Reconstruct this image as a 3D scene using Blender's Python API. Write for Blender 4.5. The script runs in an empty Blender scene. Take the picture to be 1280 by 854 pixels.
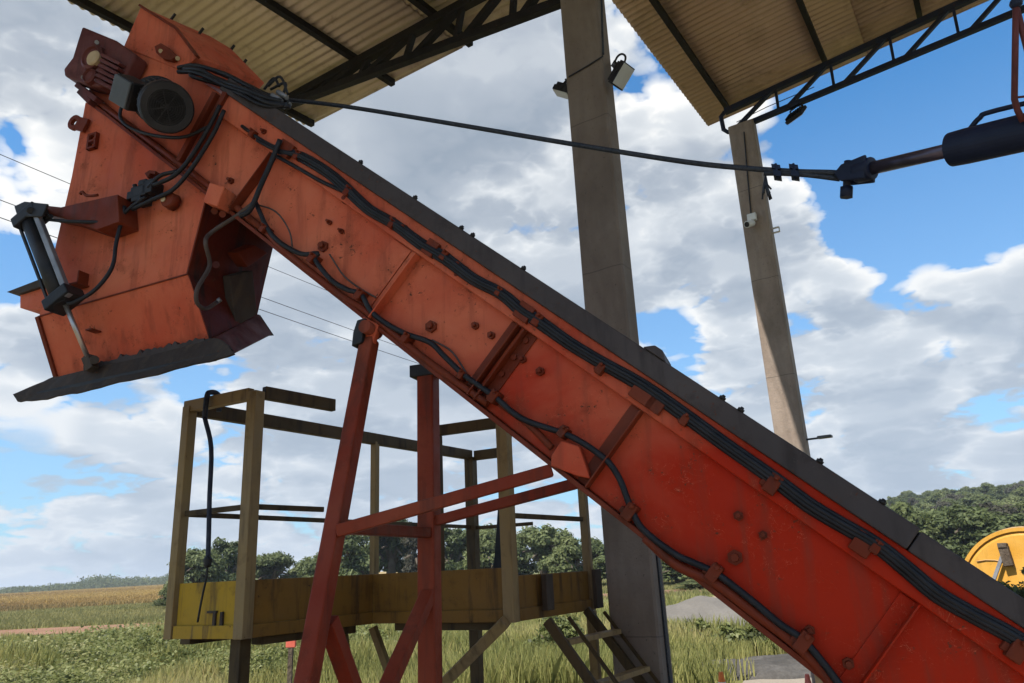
import bpy, math, random
import numpy as np
from mathutils import Vector as V, Matrix
random.seed(7); rng = np.random.default_rng(7)
PI = math.pi
C = bpy.context.scene.collection
# ------------------------------------------------------------------ camera
FOC = 925.0; PITCH = math.radians(17.0); ROLL = math.radians(2.8); EYE = V((0, 0, 1.65))
FW = V((0, math.cos(PITCH), math.sin(PITCH)))
_u = V((0, -math.sin(PITCH), math.cos(PITCH))); _r = V((1, 0, 0))
RT = _r * math.cos(ROLL) - _u * math.sin(ROLL); UP = _u * math.cos(ROLL) + _r * math.sin(ROLL)
Z = V((0, 0, 1))
sc = bpy.context.scene
cam = bpy.data.cameras.new('camera'); co = bpy.data.objects.new('camera', cam); C.objects.link(co)
cam.sensor_width = 36; cam.lens = 36 * FOC / 1280; cam.clip_end = 20000; cam.clip_start = .05
m = Matrix((RT, UP, -FW)).transposed().to_4x4(); m.translation = EYE; co.matrix_world = m
sc.camera = co

def ray(x, y): return FW * FOC + RT * (x - 640) - UP * (y - 427)
def hit(x, y, p0, n):            # where a line of sight meets a real plane of the structure
    r = ray(x, y); return EYE + r * ((p0 - EYE).dot(n) / r.dot(n))
def deep(x, y, z): return EYE + ray(x, y) * (z / FOC)
def ground_at(px, D, z=0.0):     # a spot on the ground D metres away in the direction of a column of the photo
    hy = 742 - .05 * px
    r = ray(px, hy); q = V((r.x, r.y, 0)).normalized() * D
    return V((q.x, q.y, z))

# ------------------------------------------------------------------ materials
def nodes(name):
    mt = bpy.data.materials.new(name); mt.use_nodes = True
    nt = mt.node_tree; return mt, nt, nt.nodes['Principled BSDF'], nt.nodes['Material Output']
def N(nt, typ, **kw):
    n = nt.nodes.new(typ)
    for k, v in kw.items():
        if k.startswith('i_'): n.inputs[int(k[2:])].default_value = v
        else: setattr(n, k, v)
    return n
def coords(nt, scale=(1, 1, 1), kind='Object'):
    tc = N(nt, 'ShaderNodeTexCoord'); mp = N(nt, 'ShaderNodeMapping'); mp.inputs['Scale'].default_value = scale
    nt.links.new(tc.outputs[kind], mp.inputs[0]); return mp.outputs[0]
def noise(nt, vec, scale, detail=6, rough=.55, dist=0):
    n = N(nt, 'ShaderNodeTexNoise'); n.inputs['Scale'].default_value = scale; n.inputs['Detail'].default_value = detail
    n.inputs['Roughness'].default_value = rough; n.inputs['Distortion'].default_value = dist
    nt.links.new(vec, n.inputs['Vector']); return n.outputs['Fac']
def ramp(nt, fac, stops):
    r = N(nt, 'ShaderNodeValToRGB'); e = r.color_ramp.elements
    while len(e) < len(stops): e.new(.5)
    for el, (p, c) in zip(e, stops):
        el.position = p; el.color = (*c, 1) if isinstance(c, (tuple, list)) else (c, c, c, 1)
    nt.links.new(fac, r.inputs[0]); return r.outputs[0]
def mixc(nt, fac, a, b, mode='MIX'):
    n = N(nt, 'ShaderNodeMix', data_type='RGBA', blend_type=mode)
    for sock, v in ((n.inputs[0], fac), (n.inputs[6], a), (n.inputs[7], b)):
        if hasattr(v, 'is_linked'): nt.links.new(v, sock)
        elif isinstance(v, (tuple, list)): sock.default_value = (*v, 1)
        else: sock.default_value = v
    return n.outputs[2]
def math_(nt, op, a, b=None, c=None, clamp=False):
    n = N(nt, 'ShaderNodeMath', operation=op); n.use_clamp = clamp
    for i, v in enumerate((a, b, c)):
        if v is None: continue
        if hasattr(v, 'is_linked'): nt.links.new(v, n.inputs[i])
        else: n.inputs[i].default_value = v
    return n.outputs[0]
def bump(nt, bs, h, strength=.3, dist=.01):
    b = N(nt, 'ShaderNodeBump'); b.inputs['Strength'].default_value = strength; b.inputs['Distance'].default_value = dist
    nt.links.new(h, b.inputs['Height']); nt.links.new(b.outputs[0], bs.inputs['Normal'])

def painted(name, col, fade, dirt, rust=(.09, .035, .018), rough=.5, wear=.62, dirtiness=.55, metal=0.0, skylit=None):
    """weathered machine paint: faded patches, run-down dirt streaks, rust specks"""
    mt, nt, bs, out = nodes(name)
    c = coords(nt); cs = coords(nt, (3.2, 3.2, .35))
    big = noise(nt, c, 1.7, 5, .6, .4); mid = noise(nt, c, 9, 7, .65); fine = noise(nt, c, 55, 4, .6); st = noise(nt, cs, 5, 6, .6, .2)
    fm_ = ramp(nt, big, [(.36, 0.), (.68, 1.)])
    if skylit:  # paler with height: paints in the skylight on the upper end
        sp_ = N(nt, 'ShaderNodeSeparateXYZ'); nt.links.new(c, sp_.inputs[0])
        mr_ = N(nt, 'ShaderNodeMapRange'); nt.links.new(sp_.outputs[2], mr_.inputs[0]); mr_.inputs[1].default_value, mr_.inputs[2].default_value = skylit; mr_.inputs[3].default_value = -.75; mr_.inputs[4].default_value = .45
        fm_ = math_(nt, 'ADD', math_(nt, 'MULTIPLY', fm_, .6), mr_.outputs[0], clamp=True)
    col1 = mixc(nt, fm_, col, fade)
    col2 = mixc(nt, math_(nt, 'MULTIPLY', ramp(nt, st, [(.52, 0.), (.66, 1.)]), dirtiness), col1, dirt)
    col3 = mixc(nt, math_(nt, 'MULTIPLY', ramp(nt, mid, [(.56, 0.), (.7, 1.)]), .45), col2, dirt)
    spots = math_(nt, 'MULTIPLY', ramp(nt, fine, [(wear, 0.), (wear + .05, 1.)]), ramp(nt, mid, [(.48, 0.), (.6, 1.)]))
    scv = noise(nt, coords(nt, (2.2, 5, 2.6)), 5, 3, .5, 2.2)
    sc_l = math_(nt, 'MULTIPLY', math_(nt, 'LESS_THAN', math_(nt, 'ABSOLUTE', math_(nt, 'SUBTRACT', scv, .5)), .0035), math_(nt, 'MULTIPLY', ramp(nt, mid, [(.45, 0.), (.6, 1.)]), .5))
    col3 = mixc(nt, sc_l, col3, tuple(min(1, x * 1.1 + .02) for x in fade))
    col4 = mixc(nt, spots, col3, rust)
    nt.links.new(col4, bs.inputs['Base Color'])
    nt.links.new(ramp(nt, mid, [(.3, rough - .12), (.7, rough + .22)]), bs.inputs['Roughness'])
    bs.inputs['Metallic'].default_value = metal; bs.inputs['Specular IOR Level'].default_value = .13
    bump(nt, bs, math_(nt, 'ADD', math_(nt, 'MULTIPLY', big, 3.0), math_(nt, 'MULTIPLY', fine, .12)), .35, .012)
    return mt
def plain(name, a, b, scale=12, rough=.6, metal=0., bmp=.2, bd=.004):
    mt, nt, bs, out = nodes(name); c = coords(nt)
    n1 = noise(nt, c, scale, 6, .6); n2 = noise(nt, c, scale * 6, 4, .6)
    nt.links.new(mixc(nt, ramp(nt, n1, [(.35, 0.), (.65, 1.)]), a, b), bs.inputs['Base Color'])
    bs.inputs['Roughness'].default_value = rough; bs.inputs['Metallic'].default_value = metal; bs.inputs['Specular IOR Level'].default_value = .25
    bump(nt, bs, n2, bmp, bd); return mt
M = {}
M['red'] = painted('orange_red_paint', (.36, .0155, .0012), (.57, .152, .074), (.15, .035, .018), wear=.615, skylit=(.9, 2.9), dirtiness=.4, rough=.56)
M['red_dark'] = painted('dark_red_paint', (.125, .017, .005), (.16, .034, .015), (.05, .019, .011), wear=.66)
M['shaded_wall'] = painted('shaded_stained_red_paint', (.085, .013, .007), (.12, .024, .014), (.022, .014, .012), wear=.62, dirtiness=.9)  # darker red carries the wall's shade under the conveyor, plus black stains
M['red_leg'] = painted('red_leg_paint', (.17, .020, .007), (.22, .046, .021), (.06, .021, .013), wear=.66)
M['maroon'] = painted('maroon_gear_paint', (.08, .018, .016), (.14, .045, .038), (.04, .017, .015))
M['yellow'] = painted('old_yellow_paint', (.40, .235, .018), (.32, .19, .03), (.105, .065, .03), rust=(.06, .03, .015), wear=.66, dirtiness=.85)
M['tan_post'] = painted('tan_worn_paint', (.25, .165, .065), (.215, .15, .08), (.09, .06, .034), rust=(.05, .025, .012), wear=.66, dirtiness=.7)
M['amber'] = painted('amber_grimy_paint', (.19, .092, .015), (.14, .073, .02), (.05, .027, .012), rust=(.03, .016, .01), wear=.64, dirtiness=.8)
M['brown'] = painted('brown_backlit_grimy_paint', (.075, .046, .018), (.06, .04, .02), (.028, .019, .012), rust=(.03, .016, .01), wear=.66, dirtiness=.8)  # base tone darkened to imitate backlit rails, under grime streaks
M['cover'] = painted('grey_worn_cover', (.05, .04, .038), (.075, .06, .055), (.03, .024, .022), rough=.6)
M['hose'] = plain('black_rubber_hose', (.007, .007, .009), (.016, .016, .019), 14, .5)
M['hose_dust'] = plain('dusty_hose', (.05, .035, .03), (.085, .06, .05), 10, .6)
M['black'] = plain('black_iron', (.01, .01, .012), (.024, .022, .022), 10, .5)
M['motor'] = plain('dark_grey_motor_paint', (.013, .013, .015), (.03, .024, .022), 7, .55)
M['greybox'] = plain('grey_plastic_box', (.07, .075, .08), (.10, .105, .11), 5, .5)
M['tan'] = plain('tan_bearing_cap', (.36, .25, .13), (.45, .33, .19), 8, .5)
M['chrome'] = plain('dull_steel_rod', (.35, .3, .27), (.45, .4, .36), 10, .3, .8, .05)
M['steelgrey'] = plain('grey_steel', (.17, .17, .18), (.25, .25, .26), 10, .45, .4)
M['rope'] = plain('grey_wire_rope', (.02, .024, .032), (.045, .05, .06), 60, .5, .2, .6)
M['ram'] = plain('dark_blue_grey_ram_paint', (.006, .010, .026), (.010, .015, .036), 9, .55, .0)
M['rubber'] = painted('dusty_rubber_skirt', (.04, .032, .028), (.075, .058, .046), (.10, .072, .05), rough=.7)
M['truss'] = painted('dark_truss_paint', (.012, .011, .013), (.022, .019, .019), (.02, .016, .013), rough=.55)
M['truss_blue'] = painted('blue_grey_truss_paint', (.014, .018, .034), (.024, .029, .05), (.03, .026, .026), rough=.55)
M['white'] = plain('white_plastic', (.6, .6, .58), (.7, .7, .68), 5, .4)
M['glass'] = plain('lamp_glass', (.42, .41, .38), (.5, .5, .46), 5, .2)
M['strap'] = plain('dark_blue_strap', (.016, .02, .035), (.035, .04, .06), 25, .7)
M['orange'] = plain('orange_plastic', (.75, .16, .025), (.8, .2, .04), 6, .5)
M['conewhite'] = plain('white_band', (.65, .62, .6), (.72, .7, .68), 6, .5)
M['pinkred'] = plain('faded_red_plastic', (.6, .12, .08), (.65, .17, .12), 6, .5)
M['blockcol'] = plain('ochre_block', (.42, .24, .1), (.5, .31, .15), 6, .8)
M['yellowdrum'] = painted('bright_yellow_paint', (.50, .25, .035), (.54, .29, .06), (.36, .19, .03), rough=.42, dirtiness=.4)
M['bark'] = plain('bark', (.07, .05, .035), (.12, .095, .07), 6, .9, 0, .6, .03)

def concrete(k=1.0, nm='weathered_concrete'):
    mt, nt, bs, out = nodes(nm); c = coords(nt); cs = coords(nt, (3, 3, .5))
    a = noise(nt, c, 2.2, 7, .62, .3); b = noise(nt, c, 24, 6, .65); st = noise(nt, cs, 3.2, 6, .6, .3)
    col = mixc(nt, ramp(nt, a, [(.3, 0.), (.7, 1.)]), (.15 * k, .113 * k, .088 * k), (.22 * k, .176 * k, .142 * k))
    col = mixc(nt, math_(nt, 'MULTIPLY', ramp(nt, st, [(.45, 0.), (.75, 1.)]), .35), col, (.085, .066, .05))
    col = mixc(nt, math_(nt, 'MULTIPLY', ramp(nt, b, [(.6, 0.), (.72, 1.)]), .4), col, (.11, .093, .078))
    pit = ramp(nt, noise(nt, c, 60, 2, .5), [(.70, 0.), (.74, 1.)]); col = mixc(nt, math_(nt, 'MULTIPLY', pit, .75), col, (.045, .037, .03))
    sz_ = N(nt, 'ShaderNodeSeparateXYZ'); nt.links.new(c, sz_.inputs[0]); fr_ = math_(nt, 'FRACT', math_(nt, 'MULTIPLY_ADD', noise(nt, c, 5, 2, .5), .02, math_(nt, 'MULTIPLY', sz_.outputs[2], .82)))
    jn = math_(nt, 'MULTIPLY', math_(nt, 'LESS_THAN', fr_, .007), .55); col = mixc(nt, jn, col, (.07, .055, .045))
    ds_ = ramp(nt, noise(nt, coords(nt, (1, 1, .4)), 1.3, 6, .65, .6), [(.48, 0.), (.62, 1.)]); col = mixc(nt, math_(nt, 'MULTIPLY', ds_, .38), col, (.085, .062, .046))
    nt.links.new(col, bs.inputs['Base Color']); bs.inputs['Roughness'].default_value = .88
    bump(nt, bs, math_(nt, 'ADD', math_(nt, 'MULTIPLY', a, .8), b), .5, .012); return mt
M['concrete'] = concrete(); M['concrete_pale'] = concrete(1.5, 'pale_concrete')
def sheetmat(name, a, b):
    mt, nt, bs, out = nodes(name); c = coords(nt); 
    n1 = noise(nt, c, .9, 6, .6, .3); n2 = noise(nt, c, 6, 7, .65); 
    col = mixc(nt, ramp(nt, n1, [(.35, 0.), (.65, 1.)]), a, b)
    st_ = noise(nt, coords(nt, (.35, .35, .35)), 3.0, 7, .65, .8)
    col = mixc(nt, math_(nt, 'MULTIPLY', ramp(nt, st_, [(.5, 0.), (.62, 1.)]), .45), col, (.24, .165, .10))
    col = mixc(nt, math_(nt, 'MULTIPLY', ramp(nt, n2, [(.58, 0.), (.72, 1.)]), .5), col, (.13, .075, .04))
    nt.links.new(col, bs.inputs['Base Color']); bs.inputs['Roughness'].default_value = .5; bs.inputs['Metallic'].default_value = .25
    bump(nt, bs, n2, .15, .01); return mt
M['sheet'] = sheetmat('weathered_roof_sheet', (.44, .335, .23), (.53, .42, .31))
M['sheet2'] = sheetmat('brownish_roof_sheet', (.41, .27, .185), (.50, .345, .245))

def foliage(name, stops, trans=.42, rough=.6, scale=.55):
    mt, nt, bs, out = nodes(name)
    at = N(nt, 'ShaderNodeAttribute', attribute_name='tint'); c = coords(nt)
    n1 = noise(nt, c, scale, 3, .5)
    f = math_(nt, 'ADD', math_(nt, 'MULTIPLY', at.outputs['Fac'], .6), math_(nt, 'MULTIPLY_ADD', n1, 1.2, -.4), clamp=True)
    oi = N(nt, 'ShaderNodeObjectInfo'); f = math_(nt, 'ADD', f, math_(nt, 'MULTIPLY_ADD', oi.outputs['Random'], .36, -.18), clamp=True)
    col = ramp(nt, f, stops)
    nt.links.new(col, bs.inputs['Base Color']); bs.inputs['Roughness'].default_value = rough
    bs.inputs['Specular IOR Level'].default_value = .25
    tr = N(nt, 'ShaderNodeBsdfTranslucent'); nt.links.new(col, tr.inputs[0])
    mx = N(nt, 'ShaderNodeMixShader', i_0=trans); nt.links.new(bs.outputs[0], mx.inputs[1]); nt.links.new(tr.outputs[0], mx.inputs[2])
    nt.links.new(mx.outputs[0], out.inputs[0]); return mt
M['leaf'] = foliage('tree_leaves', [(.1, (.055, .074, .028)), (.5, (.115, .14, .052)), (.9, (.18, .205, .085))])
M['leaf_olive'] = foliage('olive_leaves', [(.1, (.065, .078, .026)), (.5, (.125, .148, .054)), (.9, (.195, .215, .09))])
M['leaf_bare'] = foliage('dry_grey_leaves', [(.1, (.045, .042, .03)), (.5, (.085, .08, .055)), (.9, (.12, .12, .075))])
M['bushleaf'] = foliage('creeper_leaves', [(.1, (.05, .06, .018)), (.4, (.13, .15, .045)), (.7, (.22, .23, .085)), (.95, (.30, .28, .13))], .4, .5, 1.6)
M['grass'] = foliage('tall_grass', [(.1, (.13, .14, .04)), (.45, (.26, .265, .085)), (.7, (.38, .355, .13)), (.95, (.48, .41, .19))], .4, .65, .35)
M['verge'] = foliage('verge_grass', [(.1, (.13, .13, .045)), (.5, (.23, .22, .085)), (.9, (.33, .29, .12))], .4, .65, .05)
M['crop'] = foliage('ripe_crop', [(.1, (.17, .11, .06)), (.5, (.31, .215, .08)), (.9, (.42, .30, .11))], .3, .7, .03)

def groundmat(name, stops, s1, s2, bd=.05, bs_=.5):
    mt, nt, bs, out = nodes(name); c = coords(nt)
    n1 = noise(nt, c, s1, 6, .6, .3); n2 = noise(nt, c, s2, 8, .7)
    f = math_(nt, 'ADD', math_(nt, 'MULTIPLY', n1, .6), math_(nt, 'MULTIPLY', n2, .4))
    nt.links.new(ramp(nt, f, stops), bs.inputs['Base Color']); bs.inputs['Roughness'].default_value = .95
    bs.inputs['Specular IOR Level'].default_value = .1
    bump(nt, bs, n2, bs_, bd); return mt
M['ground'] = groundmat('meadow_soil', [(.3, (.07, .08, .025)), (.5, (.13, .13, .045)), (.7, (.20, .17, .08))], .12, 2.5)
M['field'] = groundmat('field_soil', [(.3, (.20, .14, .055)), (.5, (.29, .205, .08)), (.7, (.36, .26, .10))], .03, .8)
M['dirt'] = groundmat('red_dirt_road', [(.3, (.155, .082, .05)), (.5, (.205, .115, .073)), (.7, (.26, .155, .105))], .3, 5, .02)
M['gravel'] = groundmat('beige_gravel', [(.3, (.17, .14, .11)), (.5, (.24, .205, .165)), (.7, (.31, .27, .22))], .5, 25, .02)
M['darkgravel'] = groundmat('dark_gravel', [(.3, (.035, .033, .03)), (.5, (.065, .06, .055)), (.7, (.13, .12, .11))], .8, 16, .03)
M['sand'] = groundmat('pale_sand', [(.3, (.20, .15, .10)), (.5, (.26, .20, .14)), (.7, (.32, .25, .18))], .6, 12, .04)
M['greysand'] = groundmat('grey_stone_dust', [(.3, (.10, .092, .08)), (.5, (.135, .122, .107)), (.7, (.18, .165, .145))], .6, 12, .04)
M['hill'] = groundmat('hill_undergrowth', [(.3, (.045, .062, .022)), (.5, (.075, .10, .036)), (.7, (.11, .13, .05))], .05, .8, .4)

# ------------------------------------------------------------------ building helpers
def thing(name, label, cat, loc=(0, 0, 0), group=None, kind=None):
    o = bpy.data.objects.new(name, None); C.objects.link(o); o.location = loc; o.empty_display_size = .2
    tag(o, label, cat, group, kind); return o
def tag(o, label=None, cat=None, group=None, kind=None):
    if label: o['label'] = label
    if cat: o['category'] = cat
    if group: o['group'] = group
    if kind: o['kind'] = kind
    return o
def origin(o):
    p = V((0, 0, 0))
    while o is not None: p = p + o.location; o = o.parent
    return p
class MB:
    """collects world-space shapes and links them as ONE mesh object"""
    def __init__(s): s.v = []; s.f = []; s.sm = []
    def add(s, vs, fs, smooth=False):
        b = len(s.v); s.v += [V(q) for q in vs]; s.f += [[i + b for i in f] for f in fs]; s.sm += [smooth] * len(fs); return s
    def prism(s, pts, ext):
        n = len(pts); ext = V(ext); pts = [V(p) for p in pts]
        vs = pts + [p + ext for p in pts]
        fs = [list(range(n)), list(range(2 * n - 1, n - 1, -1))] + [[i, i + n, (i + 1) % n + n, (i + 1) % n] for i in range(n)]
        return s.add(vs, fs)
    def hexa(s, a, b):   # two quads joined
        return s.add(list(a) + list(b), [[0, 1, 2, 3], [7, 6, 5, 4], [0, 4, 5, 1], [1, 5, 6, 2], [2, 6, 7, 3], [3, 7, 4, 0]])
    def box(s, c, x, y, z):   # centre and three half-axes
        c, x, y, z = V(c), V(x), V(y), V(z)
        return s.hexa([c - x - y - z, c + x - y - z, c + x + y - z, c - x + y - z], [c - x - y + z, c + x - y + z, c + x + y + z, c - x + y + z])
    def bar(s, p, q, side, w, t):   # rectangular bar, 'side' roughly gives the w direction
        p, q = V(p), V(q); a = (q - p).normalized(); x = V(side); x = (x - a * x.dot(a)).normalized(); y = a.cross(x)
        return s.box((p + q) / 2, x * w / 2, y * t / 2, (q - p) / 2)
    def angle(s, p, q, s1, s2, w, t=.006):   # L-profile: legs along s1 and s2
        p, q = V(p), V(q); a = (q - p).normalized(); x = V(s1); x = (x - a * x.dot(a)).normalized(); y = V(s2); y = (y - a * y.dot(a) - x * y.dot(x)).normalized()
        h = (q - p) / 2; c = (p + q) / 2
        s.box(c + x * w / 2 + y * t / 2, x * w / 2, y * t / 2, h); return s.box(c + x * t / 2 + y * (t + (w - t) / 2 + .0005), x * t / 2, y * (w - t) / 2, h)
    def tube(s, pts, r, seg=8, cap=True, smooth=True, sub=0):
        pts = [V(p) for p in pts]
        if sub: pts = catmull(pts, sub)
        rs = r if isinstance(r, (list, tuple)) else [r] * len(pts)
        vs = []; fs = []; prev = None
        for i, p in enumerate(pts):
            t = (pts[min(i + 1, len(pts) - 1)] - pts[max(i - 1, 0)]).normalized()
            x = prev if prev is not None else (V((0, 0, 1)) if abs(t.z) < .9 else V((1, 0, 0)))
            x = (x - t * x.dot(t)).normalized(); y = t.cross(x); prev = x
            for k in range(seg):
                a = 2 * PI * k / seg; vs.append(p + (x * math.cos(a) + y * math.sin(a)) * rs[i])
        for i in range(len(pts) - 1):
            for k in range(seg):
                a = i * seg + k; b = i * seg + (k + 1) % seg; fs.append([a, b, b + seg, a + seg])
        s.add(vs, fs, smooth)
        if cap:
            n = len(pts); b = len(s.v) - n * seg
            s.f += [[b + k for k in range(seg - 1, -1, -1)], [b + (n - 1) * seg + k for k in range(seg)]]; s.sm += [False, False]
        return s
    def cyl(s, p, q, r, r2=None, seg=20): return s.tube([p, q], [r, r if r2 is None else r2], seg)
    def lathe(s, p, axis, prof, seg=24):   # profile of (distance along axis, radius)
        return s._lathe(V(p), V(axis).normalized(), prof, seg)
    def _lathe(s, p, a, prof, seg):
        x = V((0, 0, 1)) if abs(a.z) < .9 else V((1, 0, 0)); x = (x - a * x.dot(a)).normalized(); y = a.cross(x)
        vs = [p + a * d + (x * math.cos(2 * PI * k / seg) + y * math.sin(2 * PI * k / seg)) * r for d, r in prof for k in range(seg)]
        n = len(prof); fs = [[i * seg + k, i * seg + (k + 1) % seg, (i + 1) * seg + (k + 1) % seg, (i + 1) * seg + k] for i in range(n - 1) for k in range(seg)]
        s.add(vs, fs, False); b = len(s.v) - n * seg
        s.f += [[b + k for k in range(seg - 1, -1, -1)], [b + (n - 1) * seg + k for k in range(seg)]]; s.sm += [False, False]; return s
    def build(s, name, mat, parent=None, bevel=0, seg=2):
        o0 = origin(parent) if parent else V((0, 0, 0))
        me = bpy.data.meshes.new(name); me.from_pydata([v - o0 for v in s.v], [], s.f); me.validate()
        if len(me.polygons) == len(s.sm): me.polygons.foreach_set('use_smooth', s.sm)
        me.materials.append(mat)
        import bmesh
        bm = bmesh.new(); bm.from_mesh(me); bmesh.ops.recalc_face_normals(bm, faces=bm.faces); bm.to_mesh(me); bm.free()
        o = bpy.data.objects.new(name, me); C.objects.link(o); o.parent = parent
        if bevel:
            b = o.modifiers.new('bevel', 'BEVEL'); b.width = bevel; b.segments = seg; b.limit_method = 'ANGLE'; b.angle_limit = math.radians(40)
        return o
def catmull(p, n):
    out = []; q = [p[0] * 2 - p[1]] + p + [p[-1] * 2 - p[-2]]
    for i in range(1, len(q) - 2):
        a, b, c, d = q[i - 1], q[i], q[i + 1], q[i + 2]
        for k in range(n):
            t = k / n
            out.append(.5 * ((2 * b) + (c - a) * t + (2 * a - 5 * b + 4 * c - d) * t * t + (3 * b - a - 3 * c + d) * t ** 3))
    return out + [p[-1]]
def copy_thing(root, loc, rz=None, scale=None, label=None):
    r = root.copy(); C.objects.link(r); r.location = loc
    if rz is not None: r.rotation_euler = (0, 0, rz)
    if scale is not None: r.scale = scale
    if label: r['label'] = label
    for ch in root.children:
        c = ch.copy(); C.objects.link(c); c.parent = r
        for g in ch.children:
            e = g.copy(); C.objects.link(e); e.parent = c
    return r

# ------------------------------------------------------------------ reference frames of the structure
A = deep(341, 135, 3.68)                                # a point on the upper edge of the casing face
AX = ray(-972, -724).normalized()                       # up along the conveyor
DN = -AX
NB = V((-AX.y, AX.x, 0)).normalized()
if NB.y > 0: NB = -NB                                   # face normal, towards the yard
PP = AX.cross(NB).normalized()
if PP.z < 0: PP = -PP                                   # across the conveyor, upwards
HH = V((AX.x, AX.y, 0)).normalized()
W = .56
def cv(x, y, out=0.0): return hit(x, y, A + NB * out, NB)
def uw(u, w, out=0.0): return A + DN * u + PP * w + NB * out
def cvs(pts, out=0.0): return [cv(x, y, out) for x, y in pts]
DR = V((math.sin(math.radians(33.1)), math.cos(math.radians(33.1)), 0))     # along the row of columns
GR = V((DR.y, -DR.x, 0))                                                   # across the shed
c1 = V((.76, 4.98, 0)) - GR * .037 - DR * .04; c2 = V((3.10, 8.57, 0)) + GR * .08 - DR * .03; CX, CY = .163, .085      # half sizes of the columns

# ------------------------------------------------------------------ THE CONVEYOR
base = uw(5.25, -.6); base.z = 0
conv = thing('inclined_conveyor', 'long orange-red enclosed conveyor slanting up to a hanging discharge chute', 'conveyor', base - NB * W / 2)
U1 = 5.3
# casing
mb = MB()
face = [uw(U1, -.085), uw(-.30, -.085), cv(225, 84), cv(154, 57), cv(106, 118), uw(-1.2, -.525), uw(U1, -.525)]
mb.prism(face, -NB * W); casing = mb.build('casing', M['red'], conv, .006)
# flanges along the lower and the upper edge, a drip angle and the underside strips
mb = MB(); mb.box(uw(2.05, -.535, -.012), DN * 3.25, PP * .009, NB * .045); mb.box(uw(2.05, -.535, -W + .012), DN * 3.25, PP * .009, NB * .04)
mb.build('bottom_flange', M['red_dark'], conv, .003)
mb = MB(); mb.box(uw(2.5, -.129, .016), DN * 2.80, PP * .056, NB * .0155); mb.build('upper_flange', M['red'], conv, .004)
mb = MB(); mb.tube([cv(103, 112, .02), cv(160, 156, .02), cv(215, 197, .02), cv(283, 249, .02), cv(341, 297, .02)], .017, 8); mb.build('edge_pipe', M['red_dark'], conv)
# dark cover on top, three lengths with their joints
for a, b, dz in ((-.335, 3.31, 0), (3.314, 5.2, -.006)):
    mb = MB()
    mb.hexa([uw(a, -.074, .050 + dz), uw(b, -.074, .050 + dz), uw(b, -.074, -W - .03), uw(a, -.074, -W - .03)],
            [uw(a, .004 + dz, .040), uw(b, .004 + dz, .040), uw(b, .016, -W - .02), uw(a, .016, -W - .02)])
    mb.build('belt_cover', M['cover'], conv, .006)
for x, y in ((448, 207), (517, 250), (574, 289), (588, 298), (652, 339), (900, 502), (923, 517), (1022, 581), (1100, 632)):
    q = cv(x, y, .035); q = q - PP * ((q - A).dot(PP) - .004)
    mb = MB(); mb.cyl(q, q + PP * .009, .012, .012, 6); mb.cyl(q + PP * .009, q + PP * .015, .007, .006, 8); mb.build('cover_bolt', M['black'], conv)
q = cv(818, 445, .03); q = q - PP * ((q - A).dot(PP) - .004)
mb = MB(); mb.hexa([q - DN * .05 - NB * .2, q + DN * .05 - NB * .2, q + DN * .05 + NB * .02, q - DN * .05 + NB * .02], [q - DN * .02 - NB * .2 + PP * .03, q + DN * .015 - NB * .2 + PP * .03, q + DN * .015 + NB * .01 + PP * .03, q - DN * .02 + NB * .01 + PP * .03]); mb.build('cover_clamp', M['cover'], conv, .004)
# little brackets on the upper flange
for x, y, l in ((556, 300, .03), (671, 380, .035), (825, 474, .05), (840, 484, .03), (1095, 655, .03), (372, 182, .045)):
    u = (cv(x, y) - A).dot(DN); mb = MB(); mb.box(uw(u, -.135, .045), DN * l, PP * .034, NB * .013); mb.build('flange_bracket', M['red_dark'], conv, .003)
for x, y in ((413, 190), (446, 228), (506, 266), (521, 275), (588, 322), (676, 378), (762, 437), (960, 563), (350, 150), (385, 170)):
    u = (cv(x, y) - A).dot(DN); q = uw(u, -.125, .03)
    mb = MB(); mb.cyl(q, q + NB * .012, .014, .014, 6); mb.cyl(q + NB * .012, q + NB * .03, .008, .007, 8); mb.build('flange_bolt', M['red_dark'], conv)
# stiffeners across the face
def stiff(p, q, kind):
    u = ((cv(*p) - A).dot(DN) + (cv(*q) - A).dot(DN)) / 2; top = -.188; bot = -.523
    if kind == 'bolted':
        mb = MB(); mb.angle(uw(u - .018, top, .002), uw(u - .018, bot, .002), -DN, NB, .05); mb.build('joint_flange', M['red_dark'], conv, .002)
        mb = MB(); mb.angle(uw(u + .012, top, .002), uw(u + .012, bot, .002), DN, NB, .05); mb.build('joint_flange', M['red_dark'], conv, .002)
        for w in (-.22, -.3, -.38, -.46):
            for s_ in (-1, 1):
                q = uw(u + s_ * .036 - .003, w, .009); mb = MB(); mb.cyl(q, q + NB * .012, .012, .012, 6); mb.build('joint_bolt', M['red_dark'], conv)
    else:
        mb = MB(); mb.angle(uw(u, top, .002), uw(u, bot, .002), -DN, NB, .055); mb.build('stiffener', M['red_dark'] if kind == 'dark' else M['red'], conv, .002)
        if kind == 'doubler':
            mb = MB(); mb.box(uw(u - .115, (top + bot) / 2, .005), DN * .056, PP * .166, NB * .004); mb.build('doubler_plate', M['red'], conv, .002)
stiff((525, 320), (478, 395), 'doubler'); stiff((660, 402), (610, 485), 'bolted'); stiff((811, 502), (742, 610), 'dark')
stiff((1162, 728), (1082, 854), 'plain'); stiff((349, 178), (312, 262), 'dark')
u = 4.35; mb = MB(); mb.angle(uw(u, -.188, .002), uw(u, -.523, .002), -DN, NB, .055); mb.build('stiffener', M['red'], conv, .002)
# a double post at the head
for dx in (0, 13):
    mb = MB(); mb.bar(cv(272 + dx, 118, .028), cv(226 + dx, 203, .028), DN, .03, .05); mb.build('head_rib', M['red_dark'], conv, .003)
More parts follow.
